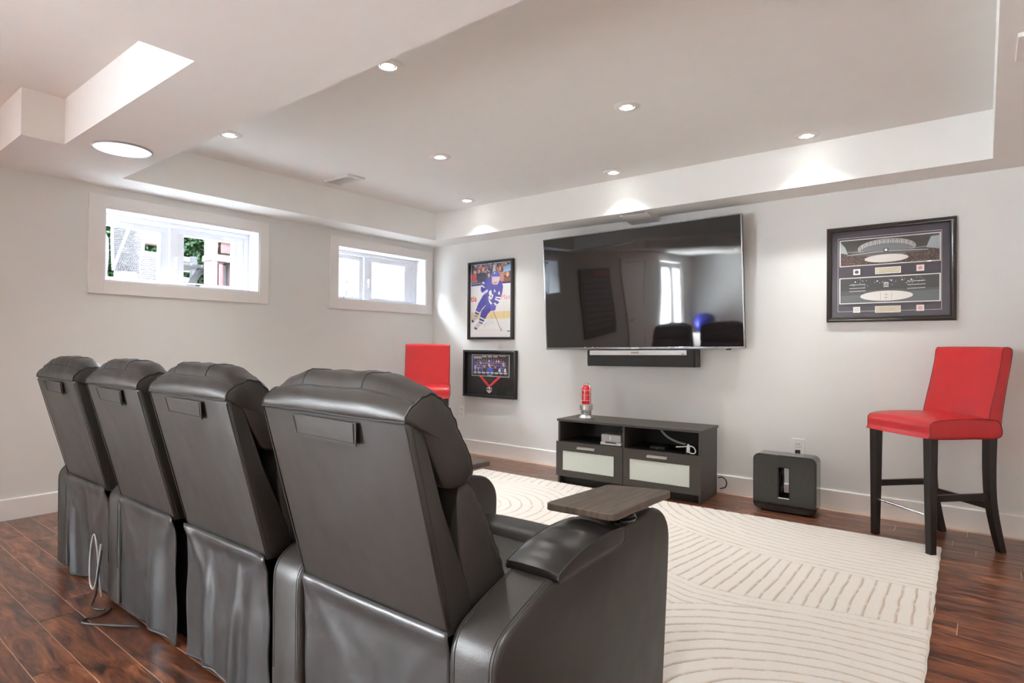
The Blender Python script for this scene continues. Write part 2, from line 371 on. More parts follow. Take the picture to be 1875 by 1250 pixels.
# ------------------------------------------------------------------ windows
def window(name, O, fixed_y, sash_y, mull_y, label):
    y0, y1, z0, z1 = O; cw = .09; ct = .018
    root = tag(empty(name), kind='structure'); root['label'] = label
    def L(m, n, mt=M_TRIM, p=root, **k): return m.build(n, mt, p, **k)
    m = MB()   # flat casing, mitred look: four boards
    m.box((0, y0-cw, z0-cw), (ct, y0, z1+cw-.008)); m.box((0, y1, z0-cw), (ct, y1+cw-.012, z1+cw-.008))
    m.box((0, y0, z1), (ct, y1, z1+cw-.008)); m.box((0, y0, z0-cw), (ct, y1, z0))
    L(m, 'casing', bevel=.0015)
    m = MB(); t = .012
    for a, b in [((-.16, y0, z1-t), (.012, y1, z1)), ((-.16, y0, z0), (.012, y1, z0+t)), ((-.16, y0, z0+t), (.012, y0+t, z1-t)), ((-.16, y1-t, z0+t), (.012, y1, z1-t))]:
        m.box(a, b)
    L(m, 'jamb_liner', M_VINYL, bevel=.001)
    fx0, fx1 = -.255, -.155
    Y0, Y1, Z0, Z1 = y0+t-.03, y1-t, z0+t-.01, z1-t
    m = MB(); w = .038
    m.box((fx0, Y0, Z1-w), (fx1, Y1, Z1)); m.box((fx0, Y0, Z0), (fx1, Y1, Z0+w-.012)); m.box((fx0, Y0, Z0+w-.012), (fx1, Y0+w, Z1-w)); m.box((fx0, Y1-w, Z0+w-.012), (fx1, Y1, Z1-w))
    m.box((fx0, mull_y-.032, Z0+w-.012), (fx1-.006, mull_y+.032, Z1-w))
    L(m, 'window_frame', M_VINYL, bevel=.003)
    for nm, (a, b), big in (('fixed_sash', fixed_y, 0), ('opening_sash', sash_y, 1)):
        ex0, ex1 = fx0+.015, fx1-.012-(0 if big else .02)
        A, B = ((mull_y+.030, Y1-w+.004) if a > mull_y else (Y0+w-.004, mull_y-.030))
        zb, zt = 1.604, 1.985
        m = MB()
        m.box((ex0, A, zt), (ex1, B, Z1-w+.002)); m.box((ex0, A, Z0+w-.014), (ex1, B, zb)); m.box((ex0, A, zb), (ex1, a, zt)); m.box((ex0, b, zb), (ex1, B, zt))
        s = L(m, nm, M_VINYL, bevel=.003)
        m = MB(); g = .004
        for q in [((ex1-.002, a, zt-g), (ex1+.003, b, zt)), ((ex1-.002, a, zb), (ex1+.003, b, zb+g)), ((ex1-.02, b-g, zb+g), (ex1+.003, b, zt-g))]: m.box(*q)
        m.build('glazing_gasket', MATS['white_vinyl'], s)
        m = MB(); m.box((ex0+.004, b-.007, zb), (ex1-.008, b, zt)); m.build('dark_spacer', mat('spacer_grey', (.14, .15, .16), .6), s)
        MB().box((-.208, a, zb), (-.204, b, zt)).build('pane', M_GLASS, s, smooth=0)
    # latch handle on the mullion and crank on the sill
    m = MB(); hy = mull_y+(.015); m.box((fx1-.012, hy-.012, 1.70), (fx1, hy+.012, 1.82)); m.box((fx1, hy-.007, 1.76), (fx1+.02, hy+.007, 1.80)); m.box((fx1+.014, hy-.008, 1.715), (fx1+.024, hy+.008, 1.80))
    L(m, 'latch_handle', M_VINYL, bevel=.003)
    cy = (sash_y[0]+sash_y[1])/2-.04 if name == 'window_1' else fixed_y[1]-.28
    m = MB(); m.box((fx1-.004, cy-.045, z0+t), (fx1+.028, cy+.045, z0+t+.022)); m.tube([(fx1+.012, cy, z0+t+.022), (fx1+.03, cy+.03, z0+t+.03), (fx1+.034, cy+.09, z0+t+.028)], .006)
    L(m, 'crank_handle', M_VINYL, bevel=.002)
    m = MB(); a0 = sash_y[0]+.02 if name == 'window_1' else fixed_y[0]+.04
    m.box((fx1-.010, a0+.07, 1.588), (fx1-.008, a0+.135, 1.596))
    for k in range(6): m.box((fx1-.010, a0+.005+k*.010, 1.590), (fx1-.008, a0+.010+k*.010, 1.594)); m.box((fx1-.010, a0+.145+k*.009, 1.590), (fx1-.008, a0+.149+k*.009, 1.594))
    L(m, 'rating_label', M_BLK, smooth=0)
window('window_1', W1, (-3.152, -2.745), (-2.58, -2.165), -2.655, 'wide white basement window onto garden wicker chairs and hedge')
window('window_2', W2, (-1.232, -.865), (-.72, -.275), -.79, 'smaller white basement window beside the room corner, onto white siding')

# ------------------------------------------------------------------ ceiling fittings
def can(x, y, z, lab, pw=1.0, group='recessed ceiling lights in the tray ceiling'):
    root = empty('recessed_light', (x, y, z), 0, lab, 'ceiling light', group)
    m = MB(); m.lathe([(.040, .0), (.044, -.006), (.070, -.0055), (.078, -.001), (.078, .004), (.040, .004)], 32)
    m.build('trim_ring', M_TRIM, root)
    m = MB(); m.lathe([(.0405, .003), (.0405, -.001), (.036, -.004), (.032, -.005), (.032, .003)], 24)
    m.build('gimbal', mat('gimbal_metal', (.6, .58, .55), .4, .3), root)
    m = MB(); m.lathe([(.0001, -.012), (.018, -.0115), (.027, -.009), (.031, -.004), (.031, .0)], 24)
    m.build('lamp', M_BULB, root)
    l = bpy.data.lights.new('can_lamp', 'SPOT'); l.energy = CAN_POWER*pw; l.spot_size = math.radians(108); l.spot_blend = 1.0; l.shadow_soft_size = .03; l.color = WARM
    o = bpy.data.objects.new('can_lamp', l); COL.objects.link(o); o.location = (x, y, z-.02)
    return root
G = None
cans = [(2.525, -2.765, 'recessed ceiling light nearest the camera, bright starburst left of centre'),
        (3.225, -1.60, 'recessed ceiling light above the large television, brightest in the middle row'),
        (3.93, -.48, 'recessed ceiling light nearest the framed arena pictures'),
        (.935, -2.765, 'recessed ceiling light beside the left bulkhead edge, near the large round ceiling fitting'),
        (1.715, -1.60, 'recessed ceiling light between the ceiling vent and the middle starburst light'),
        (2.535, -.50, 'recessed ceiling light directly over the television top, small glow'),
        (.985, -.52, 'recessed ceiling light nearest the far room corner')]
for x, y, lb in cans: can(x, y, ZT, lb)
for x, y in [(4.3, -4.3), (6.2, -1.4), (6.2, -3.6), (5.0, -5.6), (3.4, -6.0), (6.2, -6.6), (1.6, -7.2), (4.0, -8.2)]:  # unseen cans added to fill the room with light
    can(x, y, ZS, 'unseen fill light added in the lower ceiling', 2.0 if x > 4.2 else 1.3, group='recessed lights in the lower ceiling, unseen and added for fill')
# round ceiling fitting, its face made to emit
r = empty('round_fitting', (1.015, -3.412, ZS), 0, 'large round bright white fitting in the lower ceiling at left', 'ceiling light')
MB().lathe([(.0001, -.008), (.10, -.0085), (.136, -.006), (.141, -.002), (.141, .004)], 48).build('round_face', emis('glowing_face', (.88, .94, 1), .75), r)
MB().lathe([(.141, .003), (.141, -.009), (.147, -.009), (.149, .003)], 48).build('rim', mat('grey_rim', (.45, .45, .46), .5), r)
# vents
def vent(loc, sx, sy, rz, drop, lab, ns=6, along='x'):
    r = empty('air_vent', loc, rz, lab, 'air vent')
    m = MB(); w = .022
    m.box((-sx/2, -sy/2, -drop), (sx/2, -sy/2+w, 0)); m.box((-sx/2, sy/2-w, -drop), (sx/2, sy/2, 0))
    m.box((-sx/2, -sy/2+w, -drop), (-sx/2+w, sy/2-w, 0)); m.box((sx/2-w, -sy/2+w, -drop), (sx/2, sy/2-w, 0))
    m.build('frame', M_TRIM, r, bevel=.002)
    MB().box((-sx/2+w, -sy/2+w, -.002), (sx/2-w, sy/2-w, 0)).build('backing', mat('vent_backing', (.85, .85, .85), .8), r, smooth=0)  # plain pale board behind the slats
    for k in range(ns):
        yy = -sy/2+w+(k+.5)*(sy-2*w)/ns
        q = MB(); q.add([(-sx/2+w, yy-.010, -drop+.003), (sx/2-w, yy-.010, -drop+.003), (sx/2-w, yy+.008, -drop+.007), (-sx/2+w, yy+.008, -drop+.007),
                         (-sx/2+w, yy-.012, -drop+.001), (sx/2-w, yy-.012, -drop+.001), (sx/2-w, yy+.009, -drop+.005), (-sx/2+w, yy+.009, -drop+.005)],
                        [(0, 1, 2, 3), (7, 6, 5, 4), (0, 4, 5, 1), (1, 5, 6, 2), (2, 6, 7, 3), (3, 7, 4, 0)])
        q.build('slat', M_TRIM, r, smooth=0)
vent((.655, -1.665, ZT), .33, .17, 0, .016, 'flat white rectangular air vent in the tray ceiling left of the lights')
vent((5.05, -1.87, ZS), .25, .23, 0, .016, 'white slatted air vent cut by the right edge of the photo', 5)
r = empty('air_deflector', (2.575, -.006, ZS), 0, 'angled white plastic air deflector on the bulkhead above the television', 'air vent')
m = MB()
m.rings([[(-.125, 0, 0), (-.125, -.225, 0), (-.125, -.225, -.012), (-.125, -.02, -.045), (-.125, 0, -.045)],
         [(.125, 0, 0), (.125, -.225, 0), (.125, -.225, -.012), (.125, -.02, -.045), (.125, 0, -.045)]])
m.build('hood', M_WHITEP, r, bevel=.003)
MB().box((-.10, -.235, -.010), (.10, -.224, -.002)).build('lip', M_GREYP, r, bevel=.001)

# ================================================================== RECLINERS
def pillow(m, prof, wgt, x0, x1, crown, nx=26, cap=.018, N=56, wr=None, pw=4):
    n0 = len(prof)
    P = smooth_closed(prof, N); Wt = []
    PP = [np.array(p, float) for p in prof]
    for p in P:
        d = [1/(np.linalg.norm(p-q)**2+1e-6) for q in PP]; Wt.append(sum(a*b for a, b in zip(d, wgt))/sum(d))
    nr = norms(P); c = sum(P)/len(P); R = []
    xs = [-math.cos(PI*i/(nx-1)) for i in range(nx)]
    def ring(x, t, sc_=1, bul=0):
        out = []
        for i, p in enumerate(P):
            q = p+nr[i]*crown*Wt[i]*(1-abs(t)**pw)
            if wr: q = q+nr[i]*wr(t, i/len(P))*Wt[i]
            q = c+(q-c)*sc_; out.append((x+bul, q[0], q[1]))
        return out
    for s_ in (.0, .25, .5, .75, .92): R.append(ring(x0, -1, max(s_, .02), -cap*math.sqrt(max(0, 1-s_**2))))
    for t in xs: R.append(ring(x0+(x1-x0)*(t+1)/2, t))
    for s_ in (.92, .75, .5, .25, .0): R.append(ring(x1, 1, max(s_, .02), cap*math.sqrt(max(0, 1-s_**2))))
    m.rings(R); return [np.array(p[1:]) for p in ring(x0, -1)], [np.array(p[1:]) for p in ring(x1, 1)], (lambda t: ring(x0+(x1-x0)*(t+1)/2, t))

HEAD = [(-.134, .962), (-.122, .990), (-.085, 1.013), (-.045, 1.013), (-.005, .980), (.030, .925), (.058, .868), (.072, .832),
        (.058, .806), (.02, .800), (-.02, .81), (-.05, .86), (-.095, .94)]
HEADW = [.05, .35, 1, 1, .9, .9, .9, .5, .2, 0, 0, 0, 0]
LUMB = [(.055, .812), (.085, .786), (.115, .735), (.150, .665), (.185, .590), (.205, .53), (.19, .48), (.14, .46), (.08, .50), (.045, .60), (.03, .70), (.03, .79)]
LUMBW = [.4, .8, 1, 1, 1, .8, .3, 0, 0, 0, 0, 0]
ARM = [(-.006, .02), (-.006, .30), (-.006, .425), (-.001, .462), (.014, .488), (.045, .510), (.12, .540), (.22, .573), (.35, .597), (.50, .610),
       (.62, .620), (.72, .624), (.775, .619), (.815, .603), (.845, .575), (.862, .540), (.865, .49), (.855, .36), (.835, .15), (.823, .02)]
def recliner(cx, w, arms, tray, seed, label):
    rnd = random.Random(seed)
    T = empty('recliner', (cx, -3.72, 0), 0, label, 'recliner', 'black leather recliners in one row')
    h = w/2
    # rear shell: quadrilateral section slanted back
    pr = [(-.001, .470), (-.132, .955), (-.124, .966), (-.087, .962), (-.075, .945), (.066, .560), (.085, .47)]
    m = MB(); m.slab([(-.001, .470), (-.066, .712), (-.132, .955), (-.124, .966), (-.087, .958), (-.02, .76), (.066, .560), (.085, .47)], -h, h, .010)
    shell = m.build('back_shell', M_LEATH, T)
    m = MB()
    for s in (-1, 1):
        m.tube([(s*(h-.004), -.003, .475), (s*(h-.002), -.068, .712), (s*(h-.004), -.1315, .950)], .0017, 6)
        m.tube([(s*(h+.0005), .012, .475), (s*(h+.0005), -.053, .712), (s*(h+.0005), -.117, .950)], .0012, 6)
    m.build('stitching', M_THREAD, shell)
    def wr(t, s):
        e = 1-abs(t); g = math.exp(-e*9)
        return (.0024 if s < .35 else .0010)*g*math.sin(s*120+3*math.sin(t*5+seed))+.0034*math.sin(t*7+seed+s*7)*math.sin(s*16)+.0016*math.sin(t*17+s*40+seed)
    m = MB(); P = pillow(m, HEAD, HEADW, -h+.004, h-.004, .046, 34, .012, 64, wr, 3.0)
    hd = m.build('headrest', M_LEATH, T, smooth=180)
    m = MB()
    for s in (-1, 1):
        m.tube([(s*(h-.003), p[0], p[1]) for p in P[0 if s < 0 else 1][:36]], .0022, 6)
    m.build('piping', M_PIPE, hd)
    # cross seam at the rear top edge and two fore-aft seams, laid on the cushion surface
    m = MB(); n = 22; rg = P[2]
    ks = min(range(64), key=lambda i: abs(P[0][i][0]+.108)+abs(P[0][i][1]-1.006))
    ke = min(range(64), key=lambda i: abs(P[0][i][0]-.03)+abs(P[0][i][1]-.925))
    cr = [Vector(rg(-.985+1.97*i/n)[ks]) for i in range(n+1)]
    m.tube([p+Vector((0, -.0006, .0008)) for p in cr], .0022, 6)
    for t in (-.42, .42):
        R1 = rg(t); m.tube([Vector(R1[k])+Vector((0, 0, .0004)) for k in range(ks, ke)], .0018, 6)
    m.tube([(t*(h-.002), -.1345-.001*(1-abs(t)**3), .9605-.002*math.sin(t*3)) for t in [-1+2*i/n for i in range(n+1)]], .0028, 6)
    m.build('seam', M_THREAD, hd)
    m = MB(); P2 = pillow(m, LUMB, LUMBW, -h+.008, h-.008, .04, 24, .012, 48, wr, 3.5)
    lb = m.build('lumbar_cushion', M_LEATH, T, smooth=180)
    m = MB()
    for s in (-1, 1): m.tube([(s*(h-.007), p[0], p[1]) for p in P2[0 if s < 0 else 1][:22]], .0020, 6)
    m.build('piping', M_PIPE, lb)
    # pull flap sewn under the headrest seam, opening outward at its foot
    m = MB(); fx0, fx1 = -.13, .12; R = []
    n = 8
    for i in range(n+1):
        t = i/n; z = .950-.054*t; y = -.1385+.017*t
        R.append([(fx0-.012*t, y, z), (fx1-.010*t, y-.009*t, z-.003), (fx1-.010*t, y-.009*t+.0035, z-.003), (fx0-.012*t, y+.0035, z)])
    m.rings(R)
    fp = m.build('pull_flap', M_LEATH, T)
    m = MB(); yb = -.1225
    m.tube([(fx0-.010, yb-.0008, .902), (fx1-.013, yb-.0097, .900)], .0011, 5)
    m.tube([(fx0+.004, -.1392, .945), (fx0-.004, yb-.001, .901)], .0011, 5); m.tube([(fx1-.008, -.140, .945), (fx1-.015, yb-.0095, .901)], .0011, 5)
    m.build('stitching', M_THREAD, fp)
    # rear skirt, a hanging cloth
    nu, nv = 56, 30; front = []; ph = [rnd.uniform(0, 6.28) for _ in range(8)]
    folds = [(rnd.uniform(-.85, .85), rnd.uniform(.08, .20), rnd.uniform(-.012, .018)) for _ in range(5)]
    lift = rnd.uniform(.0, .012)
    amp = 1.0 if seed != 4 else .35
    V = []
    for j in range(nv+1):
        v = j/nv
        for i in range(nu+1):
            u = -1+2*i/nu
            wv = h+.002+(.010 if w < .555 else -.004)*v**1.4+amp*.006*math.sin(v*11+ph[0 if u < 0 else 1])*min(1, v*3)
            x = u*wv
            zt = .486; zb = .010+lift*(.5+.5*math.sin(u*2.5+ph[2]))*amp+amp*.004*math.sin(u*5+ph[3])
            z = zt+(zb-zt)*v
            y = -.003-.010*math.exp(-((v-.035)/.045)**2)*(1-.5*u*u)+.010*v
            for c0, ww, aa in folds:
                y -= amp*aa*math.exp(-((u-c0-.25*(v-.5)*math.sin(ph[4]+c0))/ww)**2)*min(1, v*1.6)
            # tension creases from the top corners
            for s in (-1, 1):
                d = (1-s*u)/2; y -= amp*.007*math.exp(-((d-v*.75)/.05)**2)*math.exp(-v*3)*1.4
            y -= amp*.0035*math.sin(u*7+ph[5]+v*2)*v
            V.append((x, y, z))
    m = MB(); nn = len(V)
    f = [(j*(nu+1)+i, j*(nu+1)+i+1, (j+1)*(nu+1)+i+1, (j+1)*(nu+1)+i) for j in range(nv) for i in range(nu)]
    m.add(V, f)
    sk = m.build('rear_skirt', M_SKIRT, T, smooth=180)
    so = sk.modifiers.new('thick', 'SOLIDIFY'); so.thickness = .0035; so.offset = 0
    m = MB(); m.tube([(V[nv*(nu+1)+i][0], V[nv*(nu+1)+i][1]-.001, V[nv*(nu+1)+i][2]+.006) for i in range(0, nu+1, 2)], .0026, 5)
    m.build('hem', M_PIPE, sk)
    # seat, footrest and dark base
    MB().box((-h+.01, .045, .018), (h-.01, .80, .40)).build('base', M_VOID, T, bevel=.01)
    S = [(.16, .40), (.16, .455), (.30, .462), (.50, .462), (.655, .455), (.672, .43), (.672, .40)]
    m = MB(); pillow(m, S, [0, .5, 1, 1, .7, .3, 0], -h+.012, h-.012, .008, 16, .006, 40)
    m.build('seat_cushion', M_LEATH, T, smooth=60)
    Fr = [(.665, .40), (.660, .455), (.672, .478), (.72, .486), (.79, .480), (.828, .455), (.838, .40), (.832, .25), (.825, .09), (.80, .08), (.79, .25), (.78, .38)]
    m = MB(); pillow(m, Fr, [0, .3, .8, 1, 1, 1, .7, .6, .3, 0, 0, 0], -h+.012, h-.012, .006, 16, .006, 48)
    fr = m.build('footrest', M_LEATH, T, smooth=60)
    m = MB()
    for dx in (0, .012): m.tube([(.02+dx, .661, .462), (.02+dx, .672, .4835), (.022+dx, .72, .4925), (.024+dx, .79, .4865), (.026+dx, .832, .460)], .0016, 5)
    m.build('stitching', M_THREAD, fr)
    # arms
    for s, x0, x1 in arms:
        AP = smooth_open(ARM, 4); m = MB(); m.slab(AP, x0, x1, .014, steps=4)
        A = m.build('arm', M_LEATH, T, smooth=35)
        A['label'] = 'leather arm at the left side of the seat' if s < 0 else 'leather arm at the right side of the seat'
        m = MB(); nr = norms([np.array(p) for p in AP])
        for xx, d in ((x1-.012, .0008), (x1-.019, .0008), (x0+.012, .0008), (x0+.019, .0008)):
            m.tube([(xx, *(np.array(p)+nr[i]*(-.0006 if abs(xx-x1) < .015 or abs(xx-x0) < .015 else .0002))) for i, p in list(enumerate(AP))[2:]], .0014, 5)
        m.build('stitching', M_THREAD, A)
        # raised pad on the arm
        o = .012
        pp = [(.205, .574), (.214, .588), (.29, .611), (.37, .624), (.45, .628), (.52, .624), (.536, .612), (.534, .588), (.50, .578), (.35, .572), (.22, .566)]
        m = MB(); pillow(m, pp, [0, .6, 1, 1, 1, .8, .3, 0, 0, 0, 0], x0-.006, x1+o, .019, 18, .003, 52, None, 2.6)
        pd = m.build('arm_pad', M_DARKL, A, smooth=50)
        Q = smooth_closed(pp, 52); m = MB()
        for xx in (x0-.006, x1+o): m.tube([(xx, p[0], p[1]) for p in Q], .0022, 5, closed=True)
        m.build('piping', M_PIPE, pd)
        m = MB(); xm = (x0+x1)/2
        m.slab([(.535, .612), (.53, .6175), (.60, .6225), (.70, .6265), (.70, .622), (.60, .617), (.53, .611)], x0+.012, x1-.020, .003)
        m.build('top_panel', M_DARKL, A)
    if tray:
        s, x0, x1 = tray; xm = (x0+x1)/2
        R_ = empty('tray_mount', (xm+.022, .605, .621)); R_.parent = T
        m = MB(); m.lathe([(.052, 0), (.054, .006), (.049, .012), (.044, .012), (.043, .006), (.030, .006), (.030, .02), (.016, .022), (.016, .036), (.03, .038), (.03, .040)], 36)
        m.build('swivel_base', M_GLOSS, R_)
        MB().lathe([(.045, .0125), (.047, .0150), (.050, .0125)], 36).build('metal_ring', M_STEEL, R_)
        m = MB(); q = []
        c = [(3.862, -3.302), (4.072, -3.283), (4.082, -2.930), (3.888, -2.985)]
        c = [(a-(3.9725+.022), b_-(-3.115)) for a, b_ in c]
        for i in range(4):
            p0, p1, p2 = Vector(c[i-1]), Vector(c[i]), Vector(c[(i+1) % 4]); a = (p0-p1).normalized()*.022; b_ = (p2-p1).normalized()*.022
            for t in (0, .33, .66, 1): q.append((p1+a)*(1-t)**2+2*p1*t*(1-t)+(p1+b_)*t*t)
        m.prism([tuple(v) for v in q], .040, .060, 'z')
        tt = m.build('tray_top', tray_wood(), R_, bevel=.003)
        R_.name = 'tray_table'
    return T
recliner(1.562, .525, [(-1, -.420, -.269)], None, 1, 'black leather recliner at the far left end of the row, nearest the windows')
recliner(2.247, .520, [(-1, -.408, -.272)], None, 2, 'second black leather recliner from the left, power cord behind its skirt')
recliner(2.880, .535, [], None, 3, 'third black leather recliner from the left, directly beside the dark gap in the row')
recliner(3.625, .560, [(-1, -.450, -.300), (1, .280, .418)], (1, .280, .418), 4, 'largest nearest black leather recliner with swivel tray on its right arm')
# tray on the arm between third and fourth recliners belongs to the fourth recliner's left arm
T4 = [o for o in COL.objects if o.name.startswith('recliner') and o.parent is None][-1]
src = [o for o in COL.objects if o.name.startswith('tray_table') and o.parent == T4][0]
c = src.copy(); COL.objects.link(c); c.location = (-.381+.03, .60, .624)
for ch in list(src.children):
    d = ch.copy(); COL.objects.link(d); d.parent = c

# recliner power cords on the floor behind
def cord(pts, r, label, mt=M_CABLE, name='power_cord', cat='cord', n=8):
    m = MB(); m.tube([tuple(p) for p in smooth_open(pts, n)], r, 7)
    return tag(m.build(name, mt, smooth=180), label, cat)
cord([(2.23, -3.735, .008), (2.13, -3.80, .006), (2.04, -3.855, .006), (2.005, -3.862, .006), (1.99, -3.84, .006), (2.00, -3.80, .006), (1.98, -3.765, .006), (1.955, -3.745, .006)],
     .0045, 'thin black power cord looping across the floor behind the second recliner')
cord([(1.86, -3.752, .03), (1.85, -3.76, .16), (1.855, -3.768, .25), (1.84, -3.774, .30), (1.815, -3.776, .26), (1.795, -3.776, .17), (1.80, -3.776, .09), (1.83, -3.774, .065), (1.858, -3.772, .10), (1.872, -3.766, .19), (1.868, -3.758, .26)],
     .0042, 'grey coiled power cord hanging between the first and second recliners', M_GCABLE)
cord([(1.885, -3.760, .24), (1.882, -3.772, .14), (1.870, -3.775, .06), (1.845, -3.776, .02), (1.87, -3.79, .006), (1.92, -3.785, .006), (1.95, -3.765, .006)],
     .0045, 'black power cord dropping to the floor beside the coiled grey cord')

# ================================================================== RUG
def rug():
    x0, x1, y0, y1 = 1.27, 4.655, -3.05, -.588; st = .0054
    nx = int((x1-x0)/st); ny = int((y1-y0)/st)
    X, Y = np.meshgrid(np.linspace(x0, x1, nx+1), np.linspace(y0, y1, ny+1))
    rng = np.random.RandomState(3)
    def wob(a, b): return .004*np.sin(X*a+Y*b*.7)+.003*np.sin(Y*a*1.3-X*b)
    Wb = wob(13, 9)+wob(31, 23)*.5
    d = np.hypot(.75*np.minimum(0, X-4.25), Y+.25)          # arcs of the upper band
    L2 = 1.075
    e = np.hypot(.85*np.minimum(0, X-4.55), Y+2.90)          # arcs of the lower right
    xx = [3.3, 3.66, 3.8, 4.01, 4.21, 4.39, 4.65]; yy = [-1.78, -1.95, -2.0, -1.99, -1.94, -1.9, -1.87]
    L1 = np.interp(X, xx, yy)
    Z = np.zeros_like(X); big = 9.
    def per(v, p): return np.abs((v/p-np.round(v/p))*p)
    dist = np.full_like(X, big)
    R1 = (d < L2)
    dist = np.where(R1, per(d-L2+Wb, .056), dist)
    rest = ~R1
    R2 = rest & (Y > L1) & (X > 2.75)
    sx = X+(4.0-X)*.0+np.where(X < 4, (4-X)*(Y+1.35)*-.35, 0)
    s = np.minimum(per(sx+Wb*.5, .054), np.minimum(np.abs(d-L2), np.abs(Y-L1-.012)))
    inb = R2 & ((d-L2) > .045) & ((Y-L1) > .05)
    dist = np.where(R2, np.where(inb, per(sx+Wb*.5, .054), np.minimum(np.abs(d-L2-.0), np.minimum(np.abs((Y-L1)-.05), np.abs(d-L2-.045)))), dist)
    R3 = rest & ~R2 & (X > 2.95)
    dist = np.where(R3 & (e < .955), per(e-.95+Wb*.8, .060), dist)
    dist = np.where(R3 & (e >= .955), per((Y-L1)+Wb*.5, .055), dist)
    g = np.hypot(X-1.95, (Y+1.55))
    R4 = ~R1 & ~R2 & ~R3
    dist = np.where(R4, per(g+Wb, .075), dist)
    k = np.hypot((X-2.0)*1.0, Y+1.55)
    left = (X < 2.75)
    dist = np.where(left & (k < .78), per(k+Wb, .072), dist)
    dist = np.where(left & (k >= .78), per(X*.96+Y*.28+Wb, .072), dist)
    # border
    bd = np.minimum(np.minimum(X-x0, x1-X), np.minimum(Y-y0, y1-Y))
    Hh = .0125; gr = np.clip(dist/.0062, 0, 1); gz = gr**.7
    noise = rng.rand(*X.shape)
    gap = (np.sin(X*37+Y*53)*np.sin(X*19-Y*27) > .55)      # worn, closed stretches of groove
    depth = np.where(gap, .5, 1.0)
    Z = Hh*(1-depth*.62*(1-gz))+(noise-.5)*.0011
    edge = np.clip(bd/.012, 0, 1); Z = .002+(Z-.002)*np.sqrt(edge)
    # scalloped far edge
    Y2 = Y.copy(); Y2[-1, :] -= .010*(1-np.clip(dist[-2, :]/.014, 0, 1))
    yoff = np.interp(X, [0, 3.1, 3.6, 4.65], [0, 0, .022, .058])*np.clip((Y-y0)/(y1-y0), 0, 1)
    Y2 = Y2+yoff; X2 = X+(.0015*np.sin(Y*37)+.020*(-.6-Y))*np.clip((X-4)/.6, 0, 1)-.012*np.clip((X-4)/.6, 0, 1)
    n = (nx+1)*(ny+1); co = np.stack([X2, Y2, Z], -1).reshape(-1, 3)
    idx = np.arange(n).reshape(ny+1, nx+1)
    F = np.stack([idx[:-1, :-1], idx[:-1, 1:], idx[1:, 1:], idx[1:, :-1]], -1).reshape(-1, 4)
    me = bpy.data.meshes.new('rug'); me.vertices.add(n); me.vertices.foreach_set('co', co.ravel())
    me.loops.add(F.size); me.loops.foreach_set('vertex_index', F.ravel()); me.polygons.add(len(F))
    me.polygons.foreach_set('loop_start', np.arange(0, F.size, 4)); me.polygons.foreach_set('loop_total', np.full(len(F), 4))
    me.update()
    me.polygons.foreach_set('use_smooth', [True]*len(F))
    ca = me.color_attributes.new('Col', 'FLOAT_COLOR', 'POINT')
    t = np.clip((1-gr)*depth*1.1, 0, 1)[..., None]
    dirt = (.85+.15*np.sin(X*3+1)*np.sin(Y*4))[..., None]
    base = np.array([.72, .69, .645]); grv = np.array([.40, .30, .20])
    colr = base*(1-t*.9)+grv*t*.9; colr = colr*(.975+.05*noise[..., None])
    ca.data.foreach_set('color', np.concatenate([colr, np.ones_like(t)], -1).reshape(-1).astype(np.float32))
    m, N, L, P = nodes_mat('cream_wool'); a = N.new('ShaderNodeVertexColor'); a.layer_name = 'Col'
    L.new(a.outputs[0], P.inputs['Base Color']); P.inputs['Roughness'].default_value = .95; P.inputs['Specular IOR Level'].default_value = .1; P.inputs['Sheen Weight'].default_value = .2
    tc = N.new('ShaderNodeTexCoord'); nz = N.new('ShaderNodeTexNoise'); nz.inputs['Scale'].default_value = 260; L.new(tc.outputs['Object'], nz.inputs['Vector'])
    b = N.new('ShaderNodeBump'); b.inputs['Strength'].default_value = .6; b.inputs['Distance'].default_value = .004; L.new(nz.outputs['Fac'], b.inputs['Height']); L.new(b.outputs['Normal'], P.inputs['Normal'])
    me.materials.append(m)
    o = bpy.data.objects.new('rug', me); COL.objects.link(o)
    tag(o, 'large cream area rug with carved wavy lines in front of the recliners', 'rug')
    # bound edge
    e_ = MB(); pts = []
    for i in range(0, nx+1, 2): pts.append(tuple(co[idx[0, i]]))
    for j in range(0, ny+1, 2): pts.append(tuple(co[idx[j, nx]]))
    for i in range(nx, -1, -2): pts.append(tuple(co[idx[ny, i]]))
    for j in range(ny, -1, -2): pts.append(tuple(co[idx[j, 0]]))
    e_.tube([(p[0], p[1], .0042) for p in pts], .0038, 6, closed=True)
    e_.build('bound_edge', mat('rug_binding', (.62, .59, .54), .9), o)
rug()

